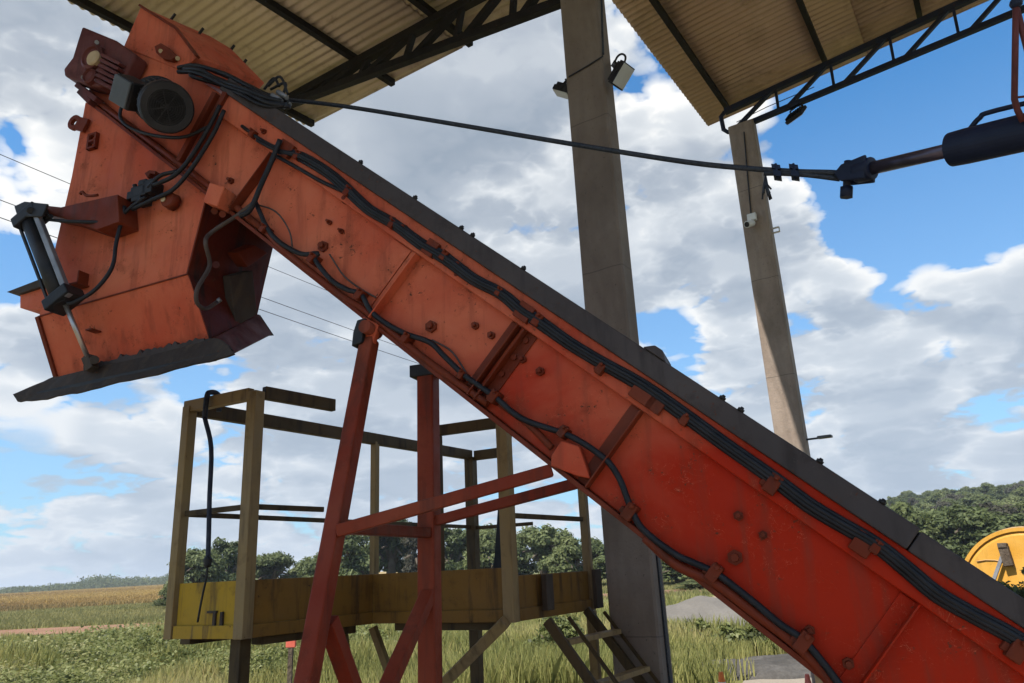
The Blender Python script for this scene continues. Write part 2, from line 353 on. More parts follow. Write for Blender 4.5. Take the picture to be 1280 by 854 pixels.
# lugs and bolts on the face
for x, y, r in ((405, 309, .026), (540, 409, .026), (595, 408, .016), (615, 420, .016), (413, 279, .012), (428, 290, .012), (654, 450, .016), (676, 465, .018), (706, 538, .02), (923, 645, .017), (954, 669, .015), (919, 697, .026), (1012, 788, .017), (1060, 829, .018), (245, 183, .012), (290, 227, .016), (218, 255, .018), (434, 251, .022), (574, 346, .02)):
    q = cv(x, y); mb = MB(); mb.cyl(q - NB * .004, q + NB * .016, r, r, 6); mb.cyl(q + NB * .016, q + NB * .034, r * .55, r * .5, 8); mb.build('bolt', M['red_dark'], conv)
# clip blocks on the hose run
def clip(x, y, s=.03, mat='red_dark'):
    s *= .78
    q = cv(x, y, .03); mb = MB(); mb.box(q, DN * s * .8, PP * s * 1.25, NB * .034); mb.box(q - PP * s * .4 - DN * s * .9, DN * s * .5, PP * s * .5, NB * .02)
    mb.cyl(q + PP * s * .9 + NB * .03, q + PP * s * .9 + NB * .052, s * .4, s * .4, 6); mb.build('hose_clip', M[mat], conv, .004)
for x, y, s in ((438, 242, .024), (493, 283, .02), (558, 322, .022), (626, 367, .018), (674, 402, .026), (752, 463, .022), (857, 526, .022), (966, 606, .034), (1094, 684, .022), (1270, 812, .034), (375, 197, .022), (319, 170, .02)): clip(x, y, s)
for x, y, s in ((393, 325, .024), (452, 370, .024), (510, 424, .022), (579, 470, .018), (619, 497, .026), (705, 541, .022), (788, 640, .03), (893, 716, .03), (1004, 802, .032), (333, 288, .02)): clip(x, y, s)
# hoses: main bundle of four
run = [(300, 160), (320, 176), (344, 189), (376, 196), (409, 215), (434, 236), (462, 262), (493, 281), (525, 305), (558, 323), (592, 348), (626, 367), (650, 388), (674, 402), (712, 428), (752, 453), (802, 482), (857, 520), (910, 558), (966, 597), (1010, 630), (1052, 656), (1094, 681), (1135, 713), (1172, 742), (1220, 770), (1272, 800), (1330, 845), (1400, 905)]
def jitter(pts, k, amp): return [(x + amp * math.sin(i * 1.7 + k * 2.1), y + amp * math.cos(i * 1.3 + k * 1.4)) for i, (x, y) in enumerate(pts)]
for k, (off, out, r) in enumerate(((-4.4, .044, .0088), (-1.3, .056, .0094), (1.7, .054, .0086), (4.7, .043, .0092))):
    start = (0, 1, 2, 3)[k]
    pts = [cv(x, y, out) + PP * (-off * .0036) for x, y in jitter(run[start:], k, .9)]
    MB().tube(pts, r, 8, sub=3).build('hose', M['hose'], conv)
def hose(pts, r=.011, out=.04, mat='hose', name='hose', par=None, sub=5):
    q = [cv(p[0], p[1], p[2] if len(p) > 2 else out) for p in pts]
    return MB().tube(q, r, 8, sub=sub).build(name, M[mat], par or conv)
hose([(345, 195), (372, 210), (400, 226), (430, 240)], .009)
low = [(319, 252), (326, 268), (333, 283), (345, 299), (364, 312), (380, 318), (397, 317), (394, 325), (414, 350), (434, 362), (451, 368), (463, 388), (479, 402), (506, 417), (537, 428), (556, 446), (579, 468), (600, 483), (621, 498), (640, 515), (658, 526), (684, 535), (708, 543), (732, 556), (753, 571), (764, 582), (776, 602), (789, 636), (804, 662), (841, 691), (868, 704), (894, 716), (920, 735), (945, 755), (975, 780), (1004, 800), (1030, 830), (1055, 862), (1100, 905)]
hose(low, .0115, .045)
hose([(333, 290), (352, 310), (376, 330), (395, 345), (430, 372), (452, 385), (486, 412), (520, 440), (560, 470), (610, 505)], .015, .03, 'red_dark', 'pipe')
hose([(806, 672), (845, 706), (892, 728), (940, 764), (1002, 812), (1050, 868)], .017, .03, 'red_dark', 'pipe')
hose([(625, 505), (660, 530), (690, 560)], .013, .03, 'red_dark', 'pipe')
# faint wire loops near the head
hose([(319, 255), (345, 265), (362, 290), (366, 318)], .004, .03, 'hose_dust'); hose([(412, 318), (430, 345), (452, 362), (470, 372)], .004, .02, 'hose_dust'); hose([(540, 425), (565, 440), (585, 470)], .004, .02, 'hose_dust')
for k, pts in enumerate(([(350, 175), (338, 205), (326, 232), (313, 262), (300, 270)], [(275, 132), (262, 158), (243, 190), (228, 210), (214, 222), (192, 232)], [(280, 138), (268, 165), (250, 195), (234, 218), (215, 238), (190, 250), (165, 262)], [(222, 214), (200, 220), (185, 235)], [(165, 106), (150, 145), (175, 165), (225, 172), (262, 158)])):
    hose(pts, (.013, .011, .011, .010, .009)[k], .075)
# bundle of hoses lying over the head
for k, (dy, r, out) in enumerate(((0, .012, .03), (4, .014, .05), (8, .011, .06), (12, .012, .045), (-4, .012, -.03), (16, .01, .05))):
    jx = lambda a: a * math.sin(k * 2.3 + a * 1.9)
    pts = [(223 + 7 * (k % 3), 85 + dy * .4, out), (246 + jx(3), 84 + dy * .8 + jx(2.2), out + .02 * (k % 2)), (275 + jx(4), 93 + dy * 1.05 + jx(3.1), out - .02 * (k % 3)), (306 + jx(3), 107 + dy * .9 + jx(2.6), out + .015 * (k % 2)), (331, 120 + dy * .7 + jx(1.8), out), (350 + k * 2.6, 129 + dy * .5 - 4 * (k % 2), out - .03)]
    hose(pts, r, out)
for k, (x, y) in enumerate(((345, 122), (352, 118), (356, 127), (349, 130))):
    q = cv(x, y, .02 - .05 * k); MB().cyl(q - DN * .03, q + DN * .045, .014, .012, 8).build('hose_fitting', M['steelgrey'], conv)
for k, (p, q, r) in enumerate((((335, 108), (350, 96), (360, 118)), ((338, 112), (357, 104), (352, 124)), ((330, 112), (342, 98), (349, 108)))):
    hose([p, q, r], .007, -.1)
# hood over the head
hp = [(176, 8), (220, 35), (247, 71), (226, 88), (154, 59)]
hf = cvs([(262, 45), (289, 61), (331, 104), (310, 128), (243, 108)], -W - .004); hn = cvs(hp, .008)
mb = MB(); mb.add(hn + hf, [[0, 1, 2, 3, 4], [9, 8, 7, 6, 5]] + [[k, k + 5, (k + 1) % 5 + 5, (k + 1) % 5] for k in range(5)]); hood = mb.build('hood', M['red'], conv, .006)
mb = MB()
for a, b in ((hp[0], hp[1]), (hp[1], hp[2])): mb.bar(cv(*a, .014), cv(*b, .014), NB, .03, .012)
mb.build('hood_seam', M['red_dark'], hood)
for x, y in ((215, 23), (250, 41), (289, 62), (304, 80)):
    q = cv(x, y, -W if x > 260 else -W * .6); MB().bar(q - PP * .02, q + PP * .035, NB, .012, .012).build('hood_stud', M['black'], hood)
mb = MB(); mb.prism([q for q in cvs([(198, 62), (206, 58), (216, 64), (226, 74), (219, 79), (208, 77), (200, 70)], .012)], NB * .03); lug = mb.build('lifting_lug', M['red_dark'], hood, .003)
for x, y in ((201, 64), (222, 73)): MB().cyl(cv(x, y, .043), cv(x, y, .047), .012, .012, 12).build('pin_hole', M['tan'], lug)
# gearbox and motor on the head
gb = MB(); gb.prism(cvs([(119, 45), (160, 62), (186, 80), (172, 108), (140, 120), (126, 118), (97, 106), (96, 98), (107, 84), (113, 64)], .01), NB * .09); gear = gb.build('gearbox', M['maroon'], conv, .014, 3)
for (x, y), r in (((120, 75), .075), ((117, 99), .045)):
    q = cv(x, y, .09); mb = MB(); mb.lathe(q, NB, [(0, r), (.03, r), (.04, r * .8), (.028, r * .72)], 28); mb.build('bearing_flange', M['maroon'], gear)
q = cv(120, 75, .11); mb = MB(); mb.lathe(q, NB, [(0, .045), (.02, .045), (.028, .036)], 24); mb.build('shaft_cap', M['tan'], gear)
mb = MB()
for k in range(6):
    x, y = 134 + k * 1.6, 108 - k * 6.2; q = cv(x, y, .115); mb.box(q, (cv(x + 13, y + 6.5, .115) - q) * .9, PP * .009, NB * .025)
mb.build('cooling_fins', M['maroon'], gear, .003)
for x, y in ((121, 53), (104, 97)): MB().cyl(cv(x, y, .098), cv(x, y, .112), .013, .013, 6).build('bolt', M['steelgrey'], gear)
for (x, y), (x2, y2) in (((99, 108), (124, 127)), ((102, 116), (116, 130))): MB().bar(cv(x, y, .05), cv(x2, y2, .05), NB, .05, .03).build('gear_bracket', M['maroon'], gear, .004)
m0 = cv(166, 104, .16); m1 = cv(208, 134, .24)
ma = (DN * .87 + NB * .5).normalized(); m0 = m1 - ma * .36; ml = .12
mb = MB(); mb.lathe(m0, ma, [(-.06 - ml, .09), (-ml, .13), (.02 - ml, .108), (.27, .108)], 36); motor = mb.build('motor', M['motor'], conv)
mb = MB()
for k in range(28):
    a = 2 * PI * k / 28; x = PP; y = ma.cross(x); dd = x * math.cos(a) + y * math.sin(a); tt = ma.cross(dd); mb.box(m0 + ma * (.145 - ml / 2) + dd * .113, ma * (.12 + ml / 2), dd * .011, tt * .003)
mb.build('cooling_fins', M['motor'], motor)
mb = MB(); mb.lathe(m0 + ma * .262, ma, [(0, .118), (.02, .124), (.115, .124), (.13, .116), (.13, .085), (.122, .083), (.122, .02)], 36); fc = mb.build('fan_cover', M['black'], motor)
mb = MB()
for k in range(7): mb._lathe(m0 + ma * .385, ma, [(0, .016 + .0105 * k), (.004, .016 + .0105 * k), (.004, .0185 + .0105 * k), (0, .0185 + .0105 * k)], 28)
for k in range(8):
    a = PI * k / 4; dd = PP * math.cos(a) + ma.cross(PP) * math.sin(a); mb.bar(m0 + ma * .387, m0 + ma * .387 + dd * .088, ma, .003, .004)
mb.build('fan_grille', M['black'], fc)
tb = cv(153, 115, .30); bx = (cv(166, 122, .3) - cv(150, 108, .3)).normalized()
bn = (NB * .8 - HH * -.1 - Z * .35).normalized(); bx = (DN - bn * DN.dot(bn)).normalized(); by = bn.cross(bx)
mb = MB(); mb.box(tb - bn * .045, bx * .062, by * .072, bn * .05); box = mb.build('terminal_box', M['motor'], motor, .008)
mb = MB(); mb.box(tb + bn * .012, bx * .058, by * .068, bn * .006); mb.build('box_lid', M['greybox'], box, .01)
# hinge block and support lugs on the lower edge
mb = MB(); mb.prism(cvs([(278, 238), (296, 244), (287, 268), (270, 262)], .02), NB * .09); mb.build('hinge_block', M['red'], conv, .006)
for x, y in ((268, 264), (278, 268)): MB().cyl(cv(x, y, .03), cv(x, y, .07), .016, .016, 10).build('hinge_pin', M['red_dark'], conv)
mb = MB(); mb.prism(cvs([(706, 553), (728, 560), (742, 600), (724, 596), (693, 584), (694, 571)], .004), NB * .05)
mb.build('support_gusset', M['red'], conv, .005)
mb = MB(); mb.prism(cvs([(458, 398), (478, 408), (470, 432), (452, 424)], .006), NB * .03); mb.build('support_gusset', M['red'], conv, .004)

# ------------------------------------------------------------------ discharge chute (moves with the conveyor)
far = -W
L0, R0 = cv(107, 128), cv(262, 236); Lm1, Lm2 = cv(90, 220), cv(70, 308)
L1, R1 = cv(49, 396), cv(235, 343); L2, R2 = cv(72, 471, -.10), cv(262, 424, -.10)
FR0, FR1, FR2 = cv(352, 262, far), cv(331, 350, far), cv(321, 394, far + .04)
dlt = FR2 - R2; FL2 = L2 + dlt; FL1 = L1 - NB * W; FL0 = L0 - NB * W
def outn(a, b, c):
    k = (b - a).cross(c - a).normalized(); return k if k.dot(DN) > 0 else -k
wn_s, wn_t = outn(R0, R1, FR1), outn(R1, R2, FR2)
mb = MB()
mb.add([L0, Lm1, Lm2, L1, R1, R0, L2, R2, FL0, FL1, FL2, FR0, FR1, FR2],
       [[0, 1, 2, 3, 4, 5], [3, 6, 7, 4], [0, 8, 9, 3, 2, 1], [3, 9, 10, 6], [8, 11, 12, 9], [9, 12, 13, 10], [0, 5, 11, 8]])
chute = mb.build('discharge_chute', M['red'], conv)
so = chute.modifiers.new('solid', 'SOLIDIFY'); so.thickness = .006; so.offset = -1
mb = MB(); mb.bar(L1 + NB * .004, R1 + NB * .004, PP, .006, .006); mb.bar(R1 + NB * .004, R0 + NB * .004, HH, .008, .008); mb.bar(L1 + HH * .004, L2 + HH * .004, NB, .03, .02); mb.build('chute_seam', M['red_dark'], chute)
# skirt round the mouth
e1 = cv(20, 496, .02); e2 = cv(291, 443, .02); e3 = cv(340, 417, far - .02)
def strip(top, bot, th, jag=0.0, n=26):
    b = MB(); t0, t1 = top; b0, b1 = bot
    for i in range(n):
        s0, s1 = i / n, (i + 1) / n
        j = lambda s: Z * (jag * (math.sin(s * 61) * .5 + math.sin(s * 23 + 1) * .6))
        q = [t0.lerp(t1, s0), t0.lerp(t1, s1), b0.lerp(b1, s1) + j(s1), b0.lerp(b1, s0) + j(s0)]
        b.hexa(q, [p - th for p in q])
    return b
tp_ = [cv(16, 493, .02), cv(60, 475, -.05), cv(121, 459, -.055), cv(190, 442, -.06), cv(262, 423, -.06), cv(284, 431, -.02)]
bt_ = [cv(22, 503, .03), cv(62, 497, .025), cv(101, 489, .02), cv(170, 473, .02), cv(240, 456, .02), cv(291, 443, .02)]
tp_, bt_ = catmull(tp_, 6), catmull(bt_, 6); mb = MB()
for k in range(len(tp_) - 1):
    jg = lambda q_: Z * .0035 * (math.sin(q_ * 2.1) * .5 + math.sin(q_ * .83 + 1))
    q_ = [tp_[k], tp_[k + 1], bt_[k + 1] + jg(k + 1), bt_[k] + jg(k)]; mb.hexa(q_, [p - NB * .018 for p in q_])
mb.build('skirt', M['rubber'], chute)
sa_, sb_, sc2_ = cv(263.5, 424, -.06), cv(323, 393, far), e3; sn_ = (sb_ - sa_).cross(sc2_ - sa_).normalized(); sd_ = hit(291, 442, sa_, sn_)
MB().prism([sa_, sb_, sc2_, sd_], sn_ * (.016 if sn_.dot(DN) < 0 else -.016)).build('skirt', M['maroon'], chute, .003)
strip((cv(63, 473, -.06) + HH * .01, cv(323, 393, far) + (L2 - R2) + HH * .01), (e1 + HH * .005, e3 + (e1 - e2)), HH * .018, .006, 8).build('skirt', M['rubber'], chute)
strip((cv(323, 393, far) + (L2 - R2), cv(323, 393, far)), (e3 + (e1 - e2), e3), NB * .018, .006, 20).build('skirt', M['rubber'], chute)
a_, b_ = cv(112, 459, -.055), cv(255, 424, -.055); n = 40; mb = MB()   # caked dirt along the upper edge of the skirt
hj = lambda k: .004 + .026 * abs(math.sin(k * .37 + .4) * math.sin(k * 1.31) + .25 * math.sin(k * 2.7)) * math.sin(PI * k / n) ** .5
for k in range(n):
    p, q = a_.lerp(b_, k / n), a_.lerp(b_, (k + 1) / n); mb.hexa([p - Z * .015, q - Z * .015, q + Z * hj(k + 1), p + Z * hj(k)], [x_ - NB * .03 for x_ in (p - Z * .015, q - Z * .015, q + Z * hj(k + 1), p + Z * hj(k))])
import bmesh
cd = mb.build('caked_dirt', M['cover'], chute); bm = bmesh.new(); bm.from_mesh(cd.data); bmesh.ops.remove_doubles(bm, verts=bm.verts, dist=1e-5); bm.to_mesh(cd.data); bm.free()
strip((cv(24, 495, .0), cv(290, 437, .0)), (cv(60, 497, .0), cv(268, 450, .0)), NB * .012, .003, 14).build('skirt_lip', M['black'], chute)
# chute details
pk = cvs([(25, 369), (56, 357), (56, 389), (25, 385)], -.02); lk_ = cvs([(8, 365), (52, 348), (58, 356), (24, 367)], .0)
MB().hexa(pk, [p - NB * .2 for p in pk]).build('side_pocket', M['red'], chute, .003)
MB().hexa(lk_, [p - NB * .24 for p in lk_]).build('pocket_lid', M['rubber'], chute, .002)
def eyelug(x, y, dx, dy, s=.045, par=None):
    q = cv(x, y, .01); ax = (cv(x + dx, y + dy, .01) - q).normalized(); b = MB()
    n = 14; ring = [(math.cos(2 * PI * k / n), math.sin(2 * PI * k / n)) for k in range(n)]; py = NB.cross(ax)
    o_ = [q + (ax * c_ + py * s_) * s for c_, s_ in ring]; i_ = [q + (ax * c_ + py * s_) * s * .45 for c_, s_ in ring]
    for k in range(n): k2 = (k + 1) % n; b.hexa([o_[k], o_[k2], i_[k2], i_[k]], [p + NB * .02 for p in (o_[k], o_[k2], i_[k2], i_[k])])
    b.bar(q + ax * s * .7 + NB * .01, q + ax * s * 2.2 + NB * .01, py, s * 1.7, .019); return b.build('lifting_eye', M['red_dark'], par or chute)
eyelug(96, 155, 12, 3)
mb = MB(); q = cv(116, 177, .012)
for k in (-1, 0, 1): mb.box(q + Z * .042 * k, HH * .03, NB * .012, Z * .006)
mb.box(q + HH * .025, HH * .006, NB * .0115, Z * .048); mb.box(q - HH * .025, HH * .006, NB * .0115, Z * .048); mb.build('latch_plate', M['red_dark'], chute)
mb = MB(); q = cv(218, 254, .012); mb.cyl(q, q + NB * .05, .045, .04, 8); pb = mb.build('pin_boss', M['red_dark'], chute); MB().cyl(q + NB * .051 + HH * .02, q + NB * .056 + HH * .02, .014, .014, 10).build('pin_end', M['tan'], pb)
mb = MB(); mb.prism(cvs([(186, 220), (192, 216), (200, 217), (199, 221), (193, 220), (190, 226)], .01), NB * .03); mb.build('hook_lug', M['red_dark'], chute, .002)
mb = MB(); q = cv(110, 351, .0); mb.box(q + NB * .03, HH * .004, NB * .03, Z * .035); mb.box(q + NB * .035 - Z * .035 + HH * .02, HH * .035, NB * .035, Z * .004); mb.build('angle_tab', M['red_dark'], chute)
mb = MB(); q = cv(121, 415, -.03); mb.box(q + NB * .02, HH * .02, NB * .03, Z * .004); mb.build('angle_tab', M['red_dark'], chute)
sw_ = MB(); sw_.add([R0, R1, R2, FR0, FR1, FR2], [[0, 1, 4], [0, 4, 3], [1, 2, 5], [1, 5, 4]]); sw_ = sw_.build('side_wall', M['shaded_wall'], chute); so = sw_.modifiers.new('solid', 'SOLIDIFY'); so.thickness = .006; so.offset = 0
# things on the wall of the chute that looks down the conveyor
wn = (R1 - R0).cross(FR0 - R0).normalized()
if wn.dot(DN) < 0: wn = -wn
def wl(x, y, out=.02): return hit(x, y, R1 + wn * out, wn)
mb = MB(); mb.prism([wl(278, 345), wl(306, 338), wl(312, 392), wl(285, 408)], wn * .05); mb.build('wear_plate', M['rubber'], chute, .004)
mb = MB(); mb.prism([wl(283, 316), wl(304, 306), wl(322, 316), wl(296, 334)], wn * .07); mb.build('wall_bracket', M['red_dark'], chute, .004)
MB().cyl(wl(270, 331), wl(270, 331, .05), .018, .018, 10).build('wall_boss', M['maroon'], chute)
MB().tube([V(p) for p in (cv(319, 252, .06), cv(300, 267, .03), wl(264, 291, .1), wl(257, 304, .13), wl(262, 332, .12), wl(247, 360, .13), wl(246, 378, .13), wl(257, 386, .13), wl(271, 378, .12))], .010, 8, sub=5).build('hose', M['hose_dust'], chute)
MB().cyl(wl(270, 378, .03), wl(276, 374, .05), .014, .012, 8).build('hose_fitting', M['steelgrey'], chute)
# valve block and bracket arm with the gate cylinder
mb = MB(); q = cv(180, 243, .04)
for dx, dy, sx, sy in ((0, 0, .05, .03), (.055, .015, .03, .038), (-.05, -.012, .022, .022), (.02, .045, .025, .016), (-.01, -.04, .03, .014)): mb.box(q + HH * -dx + Z * dy, HH * sx, NB * .04, Z * sy)
for k in range(4): mb.cyl(q + HH * (.05 - .035 * k) + Z * .02, q + HH * (.05 - .035 * k) + Z * .06 + NB * .02, .012, .012, 8)
mb.build('valve_block', M['black'], conv, .004)
mb = MB(); arm = [(51, 258), (76, 260), (147, 244), (149, 276), (121, 286), (76, 272), (56, 268)]
o1, o2 = cvs(arm, .15), cvs(arm, .002)
mb.prism(cvs([(50, 256), (76, 259), (147, 243), (149, 277), (121, 287), (76, 272), (56, 268)], .125), NB * -.122); marm = mb.build('cylinder_arm', M['red_dark'], conv, .003)
mb = MB(); mb.tube([cv(100, 243, .1), cv(103, 240, .1), cv(107, 244, .1), cv(113, 245, .1), cv(122, 244, .1)], .008, 6, sub=3); mb.build('arm_pin', M['red_dark'], marm)
q0, q1 = cv(38, 268, .16), cv(82, 381, .13); ca = (q1 - q0).normalized(); cs = NB.cross(ca)
mb = MB(); mb.cyl(q0 + ca * .02 + cs * -.012, q1 + cs * -.012, .045, .045, 20); cyl = mb.build('gate_cylinder', M['black'], conv)
for t0_, t1_ in ((.0, .05), (.48, .56)):
    mb = MB(); L_ = (q1 - q0).length; a_ = q0 + ca * (L_ * (0 if t0_ == 0 else .9)); mb.box(a_ + ca * .03, cs * .078, NB * .055, ca * .03); mb.build('cylinder_cap', M['black'], cyl, .006)
for s_ in (.058, ):
    MB().bar(q0 + ca * .05 + cs * s_ + NB * .03, q1 - ca * .0 + cs * s_ + NB * .03, cs, .03, .03).build('guide_rail', M['steelgrey'], cyl, .004)
MB().bar(q0 + ca * .05 + cs * -.068 + NB * .02, q1 + cs * -.068 + NB * .02, cs, .012, .012).build('tie_rod', M['black'], cyl)
mb = MB(); mb.prism(cvs([(20, 259), (33, 253), (62, 256), (55, 272), (24, 272)], .11), NB * .012); mb.prism(cvs([(20, 259), (33, 253), (62, 256), (55, 272), (24, 272)], .2), NB * .012); mb.cyl(cv(38, 263, .1), cv(38, 263, .22), .018, .018, 12); mb.build('top_clevis', M['black'], cyl, .004)
r1 = cv(112, 452, .0); MB().cyl(q1, r1, .0125, .0125, 14).build('piston_rod', M['chrome'], cyl)
mb = MB(); mb.bar(r1 - ca * .03, r1 + ca * .05, cs, .045, .045); mb.cyl(cv(118, 450, .03), cv(118, 450, -.03), .022, .022, 12); mb.prism(cvs([(108, 446), (121, 448), (123, 462), (108, 465)], -.03), NB * .02); mb.build('rod_clevis', M['rubber'], cyl, .004)
hose([(156, 258, .09), (151, 280, .09), (145, 305, .1), (142, 328, .11), (134, 345, .12), (117, 364, .13), (95, 377, .14), (84, 380, .15)], .010)
hose([(64, 270, .17), (58, 274, .16), (52, 273, .16)], .012); hose([(182, 246, .08), (165, 258, .08), (140, 276, .1), (90, 277, .15), (55, 274, .16)], .009)

# ------------------------------------------------------------------ red trestle under the conveyor
t1 = hit(463, 420, A, NB); t2 = uw(0, -.54, -W); t2 = t1 - NB * W
f1 = hit(383, 854, t1, HH); f1 = t1 + (f1 - t1) * (t1.z / (t1.z - f1.z))
tr = thing('support_trestle', 'dark red square-tube trestle with one leaning and one upright leg under the conveyor', 'trestle', V((f1.x, f1.y, 0)))
L1n = hit(424, 656, t1, HH); lp = lambda z: t1 + (f1 - t1) * ((t1.z - z) / t1.z)
t2b = V((t2.x, t2.y, 0)) - NB * .0 + HH * .02
MB().bar(t1 + (t1 - f1).normalized() * -.02, f1, NB, .064, .064).build('leg', M['red_leg'], tr, .008)
MB().bar(t2, t2b, NB, .085, .085).build('leg', M['red_leg'], tr, .008)
for q, n_ in ((f1, 1), (t2b, 2)): MB().box(V((q.x, q.y, .012)), HH * .12, NB * .12, Z * .012).build('foot_plate', M['red_leg'], tr, .003)
MB().bar(L1n + DN * .04 + NB * .06, cv(690, 588, .005), Z, .045, .045).build('brace', M['red_leg'], tr, .005)
l2n = hit(552, 652, t2, NB); MB().bar(V((t2.x, t2.y, l2n.z)), hit(722, 604, A - NB * (W - .02), NB), Z, .045, .045).build('brace', M['red_leg'], tr, .005)
zc = L1n.z - .01; a_ = lp(zc); b_ = V((t2.x, t2.y, zc)); MB().bar(a_, b_, Z, .045, .05).build('cross_bar', M['red_dark'], tr, .004)
za = hit(538, 735, t2, NB).z; q_ = hit(468, 870, t1, HH)
MB().bar(V((t2.x, t2.y, za)) , lp(max(.35, za - .95)) - NB * .06, HH, .06, .05).build('diagonal_brace', M['red_leg'], tr, .004)
MB().bar(lp(hit(409, 775, t1, HH).z) - NB * .06, V((t2.x, t2.y, .4)) + NB * .06 , HH, .06, .05).build('diagonal_brace', M['red_leg'], tr, .004)
mb = MB(); q = cv(447, 413, .0); mb.prism(cvs([(446, 400), (456, 397), (452, 428), (439, 433), (441, 415)], .06), NB * -.09); mb.build('pivot_bracket', M['black'], tr, .005)
mb = MB(); q = cv(463, 412, .03); mb.cyl(q - NB * .06, q + NB * .05, .028, .028, 12); mb.build('pivot_pin', M['red_leg'], tr)
mb = MB(); mb.box(t2 + Z * -.02 - AX * .01, HH * .085, NB * .05, Z * .03); mb.build('pivot_bracket', M['black'], tr, .004)
# ------------------------------------------------------------------ yellow access platform with its stair
P2 = deep(303, 799, 3.8); zd = P2.z; zr = 2.66
gz = lambda x, y: hit(x, y, P2, Z)
P1 = gz(214, 799); IC = V((-.93, 4.79, zd)); P3 = gz(640, 778); P4 = P3 + DR * .97; FC = V((-.43, 6.75, zd)); PE = None
E_ = (P2 - P1).normalized(); S_ = (IC - P2).normalized()
pl = thing('access_platform', 'weathered yellow steel access platform with kick plates, open railing and side stair', 'platform', V((P2.x, P2.y, 0)))
PE = FC + (P2 - P1).normalized() * .6
ring = [P1, P2, IC, P3, P4, PE, FC]
mb = MB(); mb.prism([p + Z * .045 for p in ring], Z * .012); mb.build('deck', M['brown'], pl)
def inset(a, b, k=.0): return a, b
def kick(a, b, mat, h=.285, name='kick_plate', lip=True):
    d_ = (b - a).normalized(); nn = V((d_.y, -d_.x, 0)); mb = MB()
    a2, b2 = a + d_ * (.004 if a is IC else .04), b - d_ * (.004 if b is IC else .04)
    mb.box((a2 + b2) / 2 + Z * (h / 2 + .003), (b2 - a2) / 2, nn * .006, Z * h / 2)
    if lip: mb.box((a2 + b2) / 2 + Z * .035 + nn * .016, (b2 - a2) / 2, nn * .0095, Z * .033)
    return mb.build(name, M[mat], pl, .003)
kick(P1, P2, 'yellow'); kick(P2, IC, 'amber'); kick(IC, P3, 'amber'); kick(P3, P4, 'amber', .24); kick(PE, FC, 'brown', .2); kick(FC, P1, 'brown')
def post(b, z0, z1, w, side, mat='tan_post', name='railing_post', top=None):
    return MB().bar(V((b.x, b.y, z0)), V((b.x, b.y, z1)) if top is None else top, side, w, w).build(name, M[mat], pl, .004)
post(P1, zd, zr, .06, E_); post(P2, zd, zr + .01, .07, E_)
zr3 = zr - .02
post(P3, zd, 2.52, .07, E_); post(P4 - DR * .05, zd, 2.35, .052, E_)
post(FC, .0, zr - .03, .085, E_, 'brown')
fm = P1.lerp(FC, .56); post(fm, zd, zr - .03, .05, E_)
# top rails
up_ = lambda p, z: V((p.x, p.y, z))
def rail(a, b, w, t, mat, name='hand_rail'): return MB().bar(a, b, Z, w, t).build(name, M[mat], pl, .004)
rail(up_(P1, zr + .0) - E_ * .032, up_(P2, zr + .0) - E_ * .037, .07, .045, 'tan_post')
rail(up_(P2, zr + .01) + S_ * .052, up_(P2, zr + .01) + S_ * .56, .075, .04, 'brown')
rail(up_(P1, zr - .01) + (FC - P1).normalized() * .04, up_(FC, zr - .01), .085, .05, 'brown')
rail(up_(FC, zr - .02) + E_ * .05, up_(FC, zr - .02) + E_ * .42, .085, .05, 'brown')
ra, rb = hit(546, 532, V((0, 4.62, 0)), V((0, 1, 0))), hit(640, 526, V((0, 4.40, 0)), V((0, 1, 0)))
rail(V((ra.x, ra.y, rb.z)), rb, .065, .045, 'brown')
MB().bar(V((ra.x, ra.y, zd + .06)), V((ra.x, ra.y, rb.z - .033)), E_, .05, .05).build('railing_post', M['brown'], pl, .003)
# middle rails
zm = hit(298, 634, P2, V((0, 1, 0))).z
rail(up_(P1, zm) + E_ * .038, up_(P2, zm) - E_ * .052, .03, .02, 'brown', 'middle_rail')
rail(up_(P2, zm) + S_ * .052, up_(P2, zm) + S_ * .5, .03, .02, 'brown', 'middle_rail')
rail(up_(P1, zm), up_(FC, zm - .02), .03, .02, 'brown', 'middle_rail')
rail(up_(FC, zm - .03), up_(PE, zm - .03), .03, .02, 'brown', 'middle_rail')
zmr = hit(660, 643, P3, V((0, 1, 0))).z; rail(up_(P3, zmr) + DR * .045, up_(P4, zmr) - DR * .09, .03, .025, 'brown', 'middle_rail')
# slanting bar behind the corner post, bracket plates on the kick plates
q = hit(618, 716, P3 + DR * .75, V((0, 1, 0))); q2 = hit(635, 536, P3 + DR * .75, V((0, 1, 0)))
MB().bar(q - Z * .2, q2, E_, .055, .03).build('slanting_bar', M['black'], pl, .003)
kn = V((S_.y, -S_.x, 0))
q = P3.lerp(P4, .33) + Z * .14; nn = V((DR.y, -DR.x, 0)); MB().box(q + nn * .045, DR * .04, nn * .018, Z * .1).build('bracket_plate', M['rubber'], pl, .004)
q = P4 + Z * .13 - DR * .01; MB().box(q + nn * .03, DR * .045, nn * .02, Z * .12).build('bracket_plate', M['rubber'], pl, .004)
en = V((E_.y, -E_.x, 0)); q = P2 - E_ * .2 + Z * .10
mb = MB()
for k in (0, 1): mb.box(q + E_ * .055 * k + en * .014, E_ * .009, en * .006, Z * .035)
mb.box(q + E_ * -.02 + en * .014 + Z * .035, E_ * .035, en * .006, Z * .006); mb.build('rusty_tab', M['rubber'], pl)
